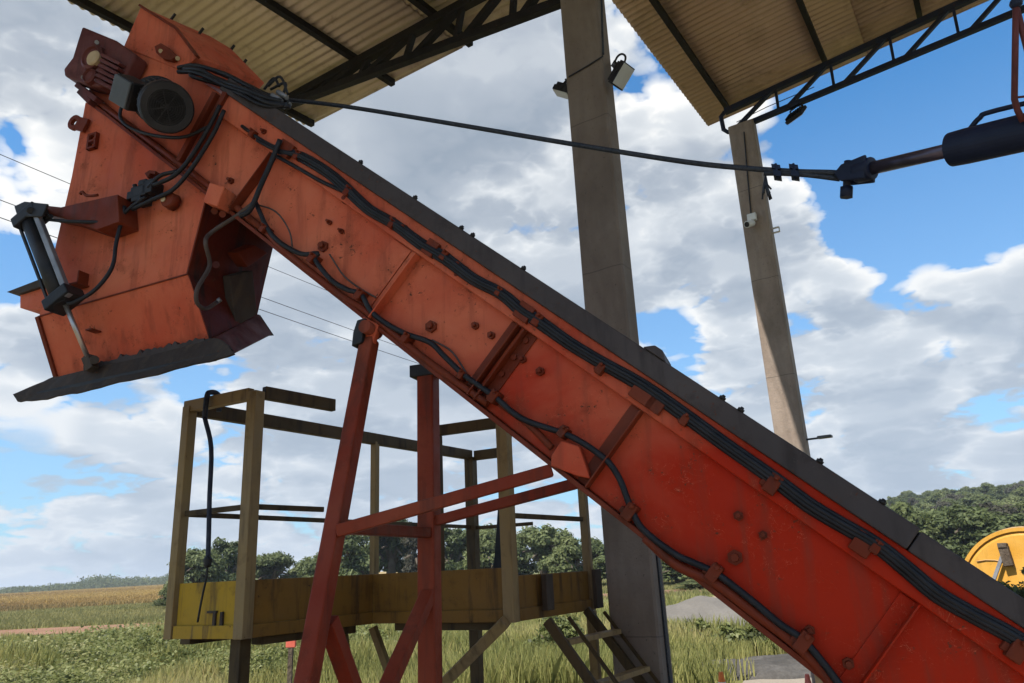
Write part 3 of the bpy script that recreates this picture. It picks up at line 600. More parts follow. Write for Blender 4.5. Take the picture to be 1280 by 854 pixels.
# frame below the deck, legs and diagonals
mb = MB()
for a, b in ((P2, IC), (IC, P3), (P1, FC)):
    d_ = (b - a).normalized(); mb.bar(a + d_ * .14 - Z * .022 - V((d_.y, -d_.x, 0)) * .08, b - d_ * .1 - Z * .022 - V((d_.y, -d_.x, 0)) * .08, Z, .042, .09)
mb.build('deck_beam', M['brown'], pl, .003)
lg = P2 + S_ * .06 - V((S_.y, -S_.x, 0)) * .1; MB().bar(V((lg.x, lg.y, 0)), V((lg.x, lg.y, zd - .002)), E_, .075, .075).build('leg', M['brown'], pl, .004)
lg = P1 + S_ * 1.2; MB().bar(V((lg.x, lg.y, 0)) + GR * .3, V((lg.x, lg.y, zd - .002)), E_, .05, .05).build('leg', M['tan_post'], pl, .004)
MB().bar(V((P3.x, P3.y, 0)) + DR * .0, P3 - Z * .002, E_, .085, .085).build('leg', M['brown'], pl, .004) if False else None
lg = P4 - DR * .05; MB().bar(V((lg.x, lg.y, 0)), lg - Z * .002, E_, .055, .055).build('leg', M['tan_post'], pl, .004)
qa, qb = hit(632, 777, P3, kn), hit(556, 853, IC.lerp(P3, .25), V((0, 1, 0)))
qc = qa + (qb - qa) * ((qa.z - 0.02) / (qa.z - qb.z)); MB().bar(qa - Z * .0, qc, E_, .06, .05).build('diagonal_leg', M['tan_post'], pl, .004)
qa, qb = hit(466, 784, V((0, 5.3, 0)), V((0, 1, 0))), hit(490, 850, V((0, 5.3, 0)), V((0, 1, 0))); MB().bar(qa, qa + (qb - qa) * (qa.z / (qa.z - qb.z)), E_, .05, .04).build('diagonal_leg', M['tan_post'], pl, .003)
# stair going down from the right-hand edge
def slope(x0, y0, x1, y1, p0):
    a = hit(x0, y0, p0, DR); b = hit(x1, y1, p0, DR); return a, a + (b - a) * ((a.z - .0) / (a.z - b.z))
sA = P3 + DR * .12 - Z * 0; sB = P3 + DR * .80
a0, a1 = slope(684, 776, 744, 854, sA); b0, b1 = slope(733, 762, 802, 854, sB)
st = (b1 - b0); a1 = a0 + st * ((a0.z) / (b0.z))
MB().bar(a0, a1, DR, .03, .055).build('stair_stringer', M['brown'], pl, .004); MB().bar(b0, b1, DR, .03, .055).build('stair_stringer', M['brown'], pl, .004)
for k in range(1, 7):
    z = zd - .115 - (k - 1) * .205; fa = (a0.z - z) / a0.z; pa = a0.lerp(a1, fa) + DR * .022; pb = V((pa.x, pa.y, z)) + DR * (DR.dot(b0 - a0) - .044)
    MB().bar(V((pa.x, pa.y, z)), pb, Z, .028, .06).build('stair_tread', M['tan_post'], pl, .003)
for a, b, x, y in ((a0, a1, 711, 772), (b0, b1, 755, 765)):
    off = hit(x, y, a, DR) - a; off = V((0, 0, off.dot(Z))) + GR * off.dot(GR); MB().tube([a + off, b + off - (b - a) * .1], .012, 8).build('stair_rail', M['brown'], pl)
# strap hung over the end rail
sp = up_(P1.lerp(P2, .36), zr); nn_ = V((-E_.y, E_.x, 0))
stp = thing('hanging_strap', 'dark blue strap looped over the yellow end rail and hanging over the end plate', 'strap', V(sp))
zb = hit(259, 708, sp, V((0, 1, 0))).z; ze = hit(247, 776, sp, V((0, 1, 0))).z
mb = MB(); mb.tube([sp + nn_ * .045 - Z * .05, sp + nn_ * .045 + Z * .03, sp + nn_ * .02 + Z * .055, sp - nn_ * .02 + Z * .055, sp - nn_ * .045 + Z * .03, sp - nn_ * .05 - Z * .1], .016, 8, sub=4); mb.build('loop', M['strap'], stp)
spl = lambda x, y: hit(x, y, sp - nn_ * .052, nn_)
top_ = sp - nn_ * .05 - Z * .1
MB().tube([top_, spl(264, 560), spl(262, 620), spl(261, 665), spl(260, 700)], .0135, 8, sub=4).build('strap_end', M['strap'], stp)
q = spl(260, 700); MB().lathe(q - Z * .04, Z, [(0, .01), (.012, .02), (.045, .023), (.06, .014)], 10).build('hook', M['black'], stp)
MB().tube([q - Z * .03, spl(258, 722), spl(252, 750), spl(247, 778)], .006, 6, sub=3).build('thin_cord', M['black'], stp)

# ------------------------------------------------------------------ concrete columns
def column(c, label, top, mat='concrete'):
    t = thing('concrete_column', label, 'column', c)
    b = MB(); x, y = GR * CX, DR * CY; ch = .014
    prof = [(-1, -1, 1, 0), (-1, -1, 0, 1)]
    pts = []
    for sx, sy in ((-1, -1), (1, -1), (1, 1), (-1, 1)):
        p1 = x * sx * (1 - ch / CX) + y * sy; p2 = x * sx + y * sy * (1 - ch / CY)
        pts += [p2, p1] if sx * sy > 0 else [p1, p2]
    b.prism([c + p - Z * .3 for p in pts], Z * (top + .3)); b.build('shaft', M[mat], t)
    return t
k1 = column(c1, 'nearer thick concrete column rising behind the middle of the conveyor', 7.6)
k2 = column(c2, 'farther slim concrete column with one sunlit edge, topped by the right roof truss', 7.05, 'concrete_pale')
fr1 = lambda x, y, o=0.0: hit(x, y, c1 - DR * (CY + o), DR); sd1 = lambda x, y, o=0.0: hit(x, y, c1 + GR * (CX + o), GR)
fr2 = lambda x, y, o=0.0: hit(x, y, c2 - DR * (CY + o), DR); sd2 = lambda x, y, o=0.0: hit(x, y, c2 + GR * (CX + o), GR)
MB().tube([fr1(744, -60, .012), fr1(752, 0, .012), fr1(753, 40, .012), fr1(754, 68, .012)], .009, 6).build('conduit', M['rope'], k1)
MB().tube([fr1(754, 70, .012), fr1(735, 82, .012), fr1(711, 96, .012)], .006, 6).build('lamp_cable', M['rope'], k1)
MB().tube([fr2(930, 165, .012), fr2(934, 215, .012), fr2(939, 270, .012)], .008, 6).build('conduit', M['rope'], k2)
MB().box(c1 + GR * (CX + .006) + DR * .01 + Z * 1.2, GR * .006, DR * .018, Z * 1.2).build('side_conduit', M['rope'], k1)
# floodlights
def flood(name_label, p, fwd, w, h, arm_to, tilt=None):
    t = thing('floodlight', name_label, 'floodlight', p); fwd = fwd.normalized(); x = fwd.cross(Z).normalized(); y = x.cross(fwd)
    b = MB(); b.box(p - fwd * .03, x * w, y * h, fwd * .022)
    for k in range(7): b.box(p - fwd * .065 + x * w * (k - 3) / 3.6, x * .004, y * h * .85, fwd * .016)
    hs = b.build('housing', M['black'], t, .008)
    b = MB(); b.box(p - fwd * .005, x * w * .9, y * h * .9, fwd * .004); b.build('lens', M['glass'], t, .002)
    b = MB()
    for s in (-1, 1): b.bar(p + x * s * (w + .008) - fwd * .02, arm_to + x * s * (w + .008) * .6, y, .03, .006)
    b.bar(arm_to - x * w * .75, arm_to + x * w * .75, y, .05, .012); b.build('bracket', M['black'], t, .002)
    return t
q = sd1(768, 84, .0); pc = hit(780, 96, q + GR * .16, GR)
f1_ = flood('black floodlight with a pale lens on the right side of the nearer column', pc, GR * .66 - Z * .72 - DR * .12, .07, .09, q + GR * .02)
MB().tube([q + Z * .05 + GR * .01, q + GR * .04 + Z * .085, q + GR * .08 + Z * .085, q + GR * .10 + Z * .03, pc - GR * .04 + Z * .02], .009, 6, sub=4).build('cable', M['black'], f1_)
q = c1 - GR * .2; pq = hit(703, 117, q - GR * .06, DR); pq = hit(702, 119, c1 - DR * .02, DR)
flood('small floodlight peeking out on the left side of the nearer column', pq, GR * -.55 - Z * .85 - DR * .1, .055, .075, V((c1.x, c1.y, pq.z + .10)) - GR * (CX + .015))
q = hit(997, 146, c2 + GR * .9, DR); flood('dark floodlight hung under the right truss beside the farther column', q, DR * .5 - Z * .5 + GR * .3, .13, .085, q + Z * .14)
q = hit(1011, 547, c2 + GR * .3, DR); b0_ = V((c2.x, c2.y, q.z - .02)) + GR * CX
fl = thing('side_lamp', 'tiny pale lamp head sticking out low on the farther column', 'lamp', b0_)
MB().bar(b0_, b0_ + GR * .16, Z, .02, .02).build('lamp_arm', M['rope'], fl); b = MB(); b.box(b0_ + GR * .2 + Z * .005, GR * .075, DR * .05, Z * .014); b.build('lamp_head', M['greybox'], fl, .006)
# security camera and bracket on the farther column
q = fr2(940, 272, .03); sc_ = thing('security_camera', 'white security camera on a junction box on the farther column', 'security camera', q)
MB().box(q, GR * .055, DR * .028, Z * .05).build('junction_box', M['white'], sc_, .01)
b = MB(); p = q - DR * .06 - Z * .10 - GR * .015; ax_ = (-DR * .9 - GR * .3 - Z * .4).normalized(); b.cyl(p - ax_ * .05, p + ax_ * .09, .042, .042, 18); cb = b.build('camera_body', M['white'], sc_, .004)
MB().cyl(p + ax_ * .091, p + ax_ * .096, .034, .03, 18).build('lens', M['black'], cb); MB().cyl(q - Z * .04 - DR * .02, p, .014, .014, 8).build('mount', M['white'], sc_)
q = c2 + GR * (CX - .004); q.z = sd2(972, 297, 0).z; b = MB()
for k in (-1, 1): b.bar(q + Z * .03 * k, q + GR * .09 + Z * .03 * k, Z, .012, .03)
b.bar(q + GR * .09 - Z * .03, q + GR * .09 + Z * .03, GR, .012, .03); b.build('wire_bracket', M['white'], k2)

# ------------------------------------------------------------------ roofs
def corrugated(mb, o, ev, sv, L, Wd, pitch=.092, amp=.012, cuts=()):
    """sheet from corner o: along eave ev for L, up-slope sv for Wd"""
    n = int(L / pitch * 7); nrm = ev.cross(sv).normalized(); vs = []; fs = []
    if nrm.z < 0: nrm = -nrm
    rows = 3
    for r in range(rows):
        for i in range(n + 1):
            a = L * i / n; ph = a / pitch * 2 * PI
            vs.append(o + ev * a + sv * (Wd * r / (rows - 1)) + nrm * amp * math.sin(ph))
    for r in range(rows - 1):
        for i in range(n): a = r * (n + 1) + i; fs.append([a, a + 1, a + n + 2, a + n + 1])
    mb.add(vs, fs, True)
    return mb
def roof(name, label, corner, ev, sv, L, Wd, mat, npan, laps):
    t = thing(name, label, 'roof', corner)
    for k in range(npan):     # overlapping lengths down the slope
        a, b_ = laps[k]; b = MB(); nrm = Z * (.010 * k) + sv * a
        corrugated(b, corner + nrm, ev, sv, L, b_ - a); o = b.build('roof_sheet', M[mat], t)
        s_ = o.modifiers.new('solid', 'SOLIDIFY'); s_.thickness = .004; s_.offset = 0
    return t
# left canopy
lc = hit(385, 158, c1 + DR * .6, DR); le = hit(122, 21, lc, Z); ev = (le - lc).normalized()
sv = (GR + Z * -.005).normalized()
ev_l = ev
lr = roof('canopy_roof', 'left corrugated canopy seen from below, beige sheets over the head of the conveyor', lc, ev, sv, 9.0, 4.45, 'sheet', 2, [(0, 2.32), (2.2, 4.45)])
def purlin(par, p, q, mat, dz=-.062): 
    return MB().box((p + q) / 2 + Z * dz, (q - p) / 2, GR * .03, Z * .036).build('purlin', M[mat], par, .003)
for g_ in (.16, 1.42, 2.47, 3.5):
    a = lc + sv * g_ - ev * .0 + ev * .06; purlin(lr, a, a + ev * 8.7, 'truss')
def truss(par, bot0, bot1, top0, top1, n, mat, bw, tw, dirw, endpost=True, wd=.05, wv=.05):
    t = MB().bar(bot0, bot1, dirw, bw, bw).build('truss', M[mat], par, .004)
    MB().bar(top0, top1, dirw, tw, tw).build('top_chord', M[mat], t, .004)
    for k in range(n):
        f0, f1_ = k / n, (k + 1) / n; a, b = bot0.lerp(bot1, f0), top0.lerp(top1, f1_)
        MB().bar(bot0.lerp(bot1, f0 + .1 / n), top0.lerp(top1, f1_ - .06 / n), dirw, wd, wd * .8).build('diagonal_web', M[mat], t, .003)
        MB().bar(bot0.lerp(bot1, f0 + .94 / n) if True else b, top0.lerp(top1, f0 + .99 / n), dirw, wv, wv * .8).build('upright_web', M[mat], t, .003)
    return t
tb0 = hit(352, 134, c1, DR); tb1 = hit(700, 3, c1, DR); tb1 = tb0 + (tb1 - tb0) * 1.05
tt0 = hit(365, 118, c1, DR); tt1 = hit(568, 3, c1, DR); tt1 = tt0 + (tt1 - tt0) * ((tb1 - tt0).dot(GR) / (tt1 - tt0).dot(GR))
tt0.z = min(tt0.z, lc.z - .13); tt1.z = lc.z - .16
truss(lr, tb0, tb1, tt0, tt1, 6, 'truss', .075, .085, DR, wd=.07, wv=.055)
b = MB(); b.box(c1 + Z * 7.0 + DR * .2, GR * .16, DR * .07, Z * .3)
# right roof
rc = hit(885, 158, c2 + DR * .5, DR); r2 = hit(1240, 0, c2 + DR * .5, DR); sv2 = (r2 - rc).normalized(); ev2 = -DR
rr = roof('shed_roof', 'right corrugated shed roof seen from below, brownish sheets beside the nearer column', rc, ev2, sv2, 11.0, 8.0, 'sheet2', 3, [(0, 2.15), (2.0, 5.1), (4.95, 8.0)])
for p_, q_ in (((905, 135), 0), ((1031, 84), 0), ((1150, 22), 0)):
    a = hit(*p_, c2 + DR * .0, DR); g_ = (a - rc).dot(GR) / sv2.dot(GR); a = rc + sv2 * g_ + ev2 * .32
    MB().box(a + ev2 * 5.2 + Z * -.062, ev2 * 5.2, sv2 * .03, Z * .036).build('purlin', M['truss'], rr, .003)
for g_ in (5.2, 6.6): a = rc + sv2 * g_ + ev2 * .32; MB().box(a + ev2 * 5.2 + Z * -.062, ev2 * 5.2, sv2 * .03, Z * .036).build('purlin', M['truss'], rr, .003)
rb0 = hit(942, 152, c2, DR); rb1 = hit(1280, 11, c2, DR); rt0 = hit(906, 140, c2, DR); rt1 = hit(1209, 0, c2, DR)
ex = (rb1 - rb0).normalized(); rbe = rb0 + ex * 6.5; rbs = rb0 - ex * ((rb0 - rt0).dot(GR) / ex.dot(GR)) + GR * .03; ex2 = (rt1 - rt0).normalized(); rte = rt0 + ex2 * ((rbe - rt0).dot(GR) / ex2.dot(GR))
zcap = lambda p: V((p.x, p.y, min(p.z, (rc + sv2 * ((p - rc).dot(GR) / sv2.dot(GR))).z - .155)))
rt0, rte = zcap(rt0), zcap(rte)
tr2 = truss(rr, rbs, rbe, rt0, rte, 10, 'truss_blue', .065, .075, DR, wd=.055, wv=.04)
e0 = hit(903, 143, c2, DR); e1_ = hit(904, 163, c2, DR); MB().tube([rt0, rt0 - GR * .06 - Z * .05, rbs - GR * .08 + Z * .06, rbs - GR * .03, rbs + GR * .12], .03, 8).build('end_hoop', M['truss_blue'], tr2)
# soffit wire along the truss
MB().tube([rbs + GR * .1 + Z * .1, rbs + GR * .5 + Z * .16, rbs + GR * 1.1 + Z * .2], .006, 6).build('wire', M['rope'], tr2)

# ------------------------------------------------------------------ wire rope and hydraulic ram
ra0 = cv(352, 124, -.25); cl = hit(1048, 217, deep(1048, 217, 2.75), FW)
rdir = (deep(1190, 187, 2.45) - deep(1075, 214, 2.72)).normalized()
ct = deep(1075, 214, 2.72)
rp = thing('wire_rope', 'grey wire rope stretched from the conveyor head to the ram at right', 'wire rope', ra0)
e_ = ct - rdir * .05
pts = [ra0]; pm = [(430, 133), (560, 154), (720, 181), (860, 203), (940, 211), (968, 213), (1000, 215), (1040, 216)]
tot = 1048 - 352.
for x, y in pm:
    # the rope hangs in the vertical plane through its two ends
    pn = (e_ - ra0).cross(Z).normalized(); pts.append(hit(x, y, ra0, pn))
MB().tube(pts + [e_], .0115, 8, sub=4).build('strand', M['rope'], rp)
pn = (e_ - ra0).cross(Z).normalized()
MB().tube([hit(955, 217, ra0, pn), hit(975, 217, ra0, pn), hit(1010, 219, ra0, pn), hit(1050, 224, ra0, pn)], .010, 8, sub=3).build('return_strand', M['rope'], rp)
for x in (971, 993):
    q = hit(x, 215, ra0, pn); rd = (e_ - ra0).normalized(); b = MB()
    b.tube([q + Z * .02, q + Z * .026 + pn * .014, q - Z * .014 + pn * .016, q - Z * .028, q - Z * .014 - pn * .016, q + Z * .02 - pn * .014], .006, 6, sub=3); b.box(q - Z * .016, rd * .015, pn * .022, Z * .012); b.box(q + Z * .014, rd * .017, pn * .02, Z * .009)
    b.build('rope_clip', M['ram'], rp, .003)
b = MB(); q = hit(957, 220, ra0, pn)
for k in range(9):
    a = rng.uniform(-1, 1, 3); b.tube([q, q + V((a[0] * .012, a[1] * .012, -.04)), q + V((.01 + a[0] * .03, a[1] * .03, -.075 - .025 * a[2]))], .004, 5)
b.build('frayed_end', M['rope'], rp)
ram = thing('hydraulic_ram', 'dark blue-grey hydraulic ram with extended rod pulling the wire rope', 'hydraulic cylinder', ct)
sdv = rdir.cross(Z).normalized(); upv = sdv.cross(rdir)
b = MB(); b.cyl(ct - rdir * .015, ct + rdir * .05, .042, .042, 24)
for s in (-1, 1): b.prism([ct + sdv * s * .022 + rdir * .04 + upv * .045, ct + sdv * s * .022 - rdir * .055 + upv * .03, ct + sdv * s * .022 - rdir * .085, ct + sdv * s * .022 - rdir * .055 - upv * .035, ct + sdv * s * .022 + rdir * .04 - upv * .045], sdv * .016 * s)
clv = b.build('clevis', M['ram'], ram, .006); MB().cyl(ct - rdir * .05 - upv * .085, ct - rdir * .05 + upv * .05, .014, .014, 12).build('clevis_pin', M['ram'], clv); MB().cyl(ct - rdir * .05 - upv * .09, ct - rdir * .05 - upv * .05, .024, .024, 6).build('pin_nut', M['ram'], clv)
q = ct + rdir * .05; qe = deep(1186, 190, 2.45); Lr = (qe - ct).dot(rdir)
MB().cyl(q, ct + rdir * (Lr + .1), .024, .024, 20).build('rod', M['steelgrey'], ram) if False else MB().cyl(q, ct + rdir * (Lr + .1), .024, .024, 20).build('rod', plain('purple_grey_rod', (.07, .06, .08), (.11, .09, .12), 9, .3, .6), ram)
bs_ = ct + rdir * Lr; b = MB(); b.lathe(bs_, rdir, [(0, .028), (0, .056), (.05, .058), (1.15, .058), (1.15, .03)], 32); bar_ = b.build('barrel', M['ram'], ram, .004)
b = MB(); b.tube([bs_ + rdir * .06 + upv * .055, bs_ + rdir * .09 + upv * .085, bs_ + rdir * .14 + upv * .095, bs_ + rdir * .5 + upv * .085, bs_ + rdir * 1.1 + upv * .09], .0085, 8, sub=4); b.build('pressure_hose', M['ram'], ram)
mt_ = M['red_leg']; hp0 = bs_ + rdir * .29 + upv * .06
pl_ = lambda x, y: hit(x, y, hp0, FW)
b = MB(); b.tube([pl_(1270, 6), pl_(1269, 60), pl_(1268, 124), pl_(1272, 138), pl_(1279, 152)], .009, 10); b.tube([pl_(1271, 12), pl_(1284, 62), pl_(1300, 120)], .009, 8); b.tube([pl_(1269, 122), pl_(1290, 120)], .004, 6); gf = b.build('guard_frame', M['maroon'], ram)
q = pl_(1270, 4); b = MB(); b.lathe(q - Z * .016, Z, [(0, .008), (.006, .015), (.016, .018), (.026, .014), (.032, .006)], 14); b.build('end_knob', M['ram'], gf)
me_ = bs_ + rdir * 1.22; b = MB(); b.bar(V((me_.x, me_.y, 0)), V((me_.x, me_.y, me_.z + .4)), rdir, .09, .09); b.box(V((me_.x, me_.y, .01)), V((.2, 0, 0)), V((0, .2, 0)), V((0, 0, .0098))); b.build('mast', M['truss'], ram, .006)
# ------------------------------------------------------------------ ground
def sheet(name, pts, mat, z, kind='structure'):
    mb = MB(); mb.add([V((p[0], p[1], z)) for p in pts], [list(range(len(pts)))]); o = mb.build(name, mat); tag(o, kind=kind); return o
def grid(name, xs, ys, fz, mat, kind='structure'):
    X, Y = np.meshgrid(xs, ys); Zz = fz(X, Y); n, m_ = X.shape
    me = bpy.data.meshes.new(name); vs = np.stack([X, Y, Zz], -1).reshape(-1, 3)
    i = np.arange((n - 1) * (m_ - 1)); r = i // (m_ - 1); c = i % (m_ - 1); a = r * m_ + c
    me.from_pydata(vs.tolist(), [], np.stack([a, a + 1, a + m_ + 1, a + m_], -1).tolist()); me.polygons.foreach_set('use_smooth', [True] * len(i)); me.materials.append(mat)
    o = bpy.data.objects.new(name, me); C.objects.link(o)
    if kind: tag(o, kind=kind)
    return o
sheet('ground', [(-7000, -300), (7000, -300), (7000, 7000), (-7000, 7000)], M['ground'], -.02)
def wob(x, k): return math.sin(x * .9 + k) * .3 + math.sin(x * 2.3 + k * 2) * .15
sheet('gravel_yard', [(-9, -9), (12, -9)] + [(12 - i * .25, 9.4 + wob(i * .25, 1) * .4 + 1.9 * max(0, min(1, (12 - i * .25 - 2.2) / .8)) * max(0, min(1, (7.5 - 12 + i * .25) / 1.5))) for i in range(85)], M['gravel'], .0)
grid('dark_gravel_mound', np.linspace(2.1, 6.2, 110), np.linspace(10.9, 13.6, 80), lambda X, Y: -.06 + .21 * np.sqrt(np.clip(1.1 - ((X - 4.1) / 1.85) ** 2 - ((Y - 12.2) / .95) ** 2 + .12 * np.sin(X * 5 + Y * 3), 0, 1)) + .014 * np.sin(Y * 21 + np.sin(X * 2) * 2) + .012 * np.sin(X * 9 + Y * 4), M['darkgravel'])
# the dirt road crossing on the left and the field beyond
road = [(-60, 36), (-30, 33), (-17, 33.0), (-8, 36.0), (4, 41), (30, 47)]
sheet('dirt_road', [(x, y - 1.6 + wob(x, .5) * .6) for x, y in road] + [(x, y + 3.6 + wob(x, 2.2) * .6) for x, y in reversed(road)], M['dirt'], .0)
def fieldz(X, Y):
    t = np.clip((Y - 62) / 420, 0, 1); return .02 + 5.2 * t * t * (3 - 2 * t) * np.clip((260 - X) / 400 + .35, .0, 1) - .03 * np.clip((62 - Y), 0, 9)
def fieldz2(X, Y):
    return .2 * np.clip((Y - 64) / 10, 0, 1) + (X + 520) / 520 * .0085 * np.clip(Y - 70, 0, 900) * np.clip((X + 620) / 500, 0, 1)
grid('crop_field', np.linspace(-900, -12, 60), np.concatenate([np.linspace(76, 130, 14), np.linspace(130, 900, 30)]), lambda X, Y: fieldz2(X, Y) * 1.0, M['field'])

# ------------------------------------------------------------------ vegetation helpers
def leafmesh(name, P, Nrm, size, tint, mat, aspect=.6, tri=False):
    n = len(P); r = rng.normal(size=(n, 3)); t = np.cross(Nrm, r); t /= np.linalg.norm(t, axis=1, keepdims=True) + 1e-9; b = np.cross(Nrm, t)
    s = np.asarray(size).reshape(-1, 1) * np.ones((n, 1))
    t = t * s; b = b * s * aspect; k = Nrm * s * .18
    vs = np.stack([P - t, P - b * .9 + k, P + t, P + b * .9 + k], 1).reshape(-1, 3)
    return rawmesh(name, vs, 4, tint, mat)
def rawmesh(name, vs, k, tint, mat):
    n = len(vs) // k; me = bpy.data.meshes.new(name)
    me.vertices.add(n * k); me.vertices.foreach_set('co', vs.astype(np.float32).ravel())
    me.loops.add(n * k); me.loops.foreach_set('vertex_index', np.arange(n * k, dtype=np.int32))
    me.polygons.add(n); me.polygons.foreach_set('loop_start', np.arange(0, n * k, k, dtype=np.int32)); me.polygons.foreach_set('loop_total', np.full(n, k, dtype=np.int32))
    me.update(calc_edges=True); at = me.attributes.new('tint', 'FLOAT', 'FACE'); at.data.foreach_set('value', np.asarray(tint, dtype=np.float32)); me.materials.append(mat); return me
def crown(name, R, Hh, z0, nl, leaves, size, mat, seed, shape='round'):
    g = np.random.default_rng(seed); P = []; Q = []; T = []
    lob = []
    for i in range(nl):
        a = g.uniform(0, 2 * PI); f = g.uniform(0, 1) ** .6; h = g.uniform(0, 1)
        prof = math.sqrt(max(.05, 1 - (2 * h - .85) ** 2 * .75)) if shape == 'round' else (1 - .65 * h if shape == 'bush' else .55 + .6 * math.sin(h * 2.6))
        rr = R * .78 * prof * f; lr_ = R * g.uniform(.24, .42) * (1.0 if h < .75 else .8)
        lob.append((rr * math.cos(a), rr * math.sin(a), z0 + Hh * (.08 + .80 * h), lr_))
    w = np.array([l[3] ** 2 for l in lob]); cnt = (leaves * w / w.sum()).astype(int)
    for (x, y, z, r), c in zip(lob, cnt):
        d = g.normal(size=(c, 3)); d /= np.linalg.norm(d, axis=1, keepdims=True); d[:, 2] = np.where(d[:, 2] < -.35, -d[:, 2] * .6, d[:, 2])
        rad = r * (1 - .45 * g.random(c) ** 2 + .12 * g.normal(size=c)); bump_ = 1 + .22 * np.sin(d[:, 0] * 7 + x * 3) * np.sin(d[:, 1] * 6 + y * 3) * np.sin(d[:, 2] * 6 + 1)
        P.append(np.array([x, y, z]) + d * (rad * bump_)[:, None] * np.array([1, 1, .78])); nn = d + .55 * g.normal(size=(c, 3)); nn[:, 2] += .45; Q.append(nn / np.linalg.norm(nn, axis=1, keepdims=True)); T.append(np.clip(.45 + .28 * g.normal(size=c) + g.normal() * .13, 0, 1))
    P = np.concatenate(P); Q = np.concatenate(Q); T = np.concatenate(T)
    P[:, 2] = np.maximum(P[:, 2], .05)
    return leafmesh(name, P, Q, size * g.uniform(.6, 1.35, len(P)), T, mat)
def trunk(name, Ht, r, R, seed, par):
    g = random.Random(seed); mb = MB()
    top = V((g.uniform(-.2, .2), g.uniform(-.2, .2), Ht)); mb.tube([V((0, 0, -.1)), V((g.uniform(-.08, .08), g.uniform(-.08, .08), Ht * .4)), top * .75, top], [r * 1.25, r, r * .7, r * .3], 8)
    for k in range(6):
        a = k * 1.05 + g.uniform(0, .5); s = Ht * g.uniform(.3, .6); q = V((0, 0, s)); e = V((math.cos(a) * R * .7, math.sin(a) * R * .7, s + Ht * g.uniform(.2, .5)))
        mb.tube([q, q.lerp(e, .5) + Z * .15, e], [r * .6, r * .4, r * .12], 6)
    return mb.build(name, M['bark'], par)
PROTO = []
def make_tree(name, R, Hh, z0, nl, leaves, size, mat, seed, shape, label, group):
    t = thing(name, label, 'tree', (0, 0, 0), group); tk = trunk('trunk', z0 + Hh * .55, R * .06 + .04, R, seed, t)
    cr = bpy.data.objects.new('crown', crown('crown', R, Hh, z0, nl, leaves, size, M[mat], seed, shape)); C.objects.link(cr); cr.parent = t; return t
def place_tree(proto, px, D, h, w, label=None, group=None, z=0, name=None):
    """proto has height 1 and radius .5 in units of its own; h and w in metres"""
    used = proto.get('_used'); t = copy_thing(proto, (0, 0, 0)) if used else proto; proto['_used'] = 1
    if '_used' in t.keys() and t is not proto: del t['_used']
    t.location = ground_at(px, D, z); t.rotation_euler = (0, 0, rng.uniform(0, 6.28)); t.scale = (w, w, h)
    if label: t['label'] = label
    if group: t['group'] = group
    elif 'group' in t.keys(): del t['group']
    return t
# unit trees: height about 1, width about 1
TA = make_tree('broadleaf_tree', .5, .86, .10, 26, 9000, .030, 'leaf', 3, 'round', 'x', 'x')
TB = make_tree('broadleaf_tree', .5, .92, .05, 30, 9000, .030, 'leaf', 11, 'round', 'x', 'x')
TC = make_tree('broadleaf_tree', .5, .90, .06, 24, 8000, .032, 'leaf_olive', 23, 'bush', 'x', 'x')
TD = make_tree('broadleaf_tree', .5, .80, .16, 18, 4200, .028, 'leaf_bare', 37, 'round', 'x', 'x')
hz = lambda px: 742 - .05 * px
def ht(px, ytop, D): return (hz(px) - ytop) / FOC * D * 1.13 + 1.65
# left group beyond the platform end
L = [(TA, 247, 62, 688, 4.4, 'dark rounded tree seen between the two posts at the platform end', None),
     (TB, 284, 66, 680, 4.6, 'tallest dark tree seen just left of the thick end post of the platform', None),
     (TC, 212, 58, 728, 2.2, 'low bright green bush at the left foot of the first distant trees', None),
     (TA, 338, 70, 691, 4.6, 'dark conical-topped tree seen right of the thick end post of the platform', None),
     (TB, 318, 74, 700, 4.0, None, 'g1'), (TC, 372, 72, 706, 3.6, 'lowest tree of the left distant group, olive green', None),
     (TA, 405, 60, 690, 4.2, 'dark green tree partly behind the leaning red trestle leg', None),
     (TB, 436, 58, 662, 4.6, 'tall dark tree seen directly right of the leaning red trestle leg', None),
     (TA, 490, 62, 646, 5.6, 'broad dark tree seen between the two red trestle legs', None),
     (TD, 520, 57, 664, 3.4, None, 'g2'), (TB, 566, 60, 660, 4.8, 'dark tree seen just right of the upright red trestle leg', None),
     (TC, 612, 56, 668, 4.6, 'olive tree seen left of the thick right post of the platform', None), (TA, 600, 70, 655, 5.0, None, 'g2'),
     (TA, 682, 58, 655, 5.0, 'tallest round-crowned tree standing right of the thick right post of the platform', None),
     (TB, 645, 64, 668, 4.4, None, 'g2'), (TC, 712, 54, 674, 4.2, 'olive tree seen right of the round-crowned tall tree', None),
     (TB, 742, 60, 671, 4.8, 'dark tree seen next to the left edge of the nearer concrete column', None), (TA, 770, 56, 688, 4.4, None, 'g2'),
     (TB, 815, 56, 676, 5.0, None, 'g2'), (TC, 850, 52, 688, 5.0, 'green tree seen right of the nearer column above the sand heap', None),
     (TC, 880, 46, 716, 4.2, 'low bushy tree behind the pale sand heap', None), (TA, 905, 54, 690, 5.2, None, 'g2')]
for p, px, D, yt, w, lab, gr in L:
    if gr: lab, gr = ('dark tree half hidden among the distant tree belt behind the platform', 'half hidden trees of the distant belt')
    place_tree(p, px, D, ht(px, yt, D), w, lab, gr)
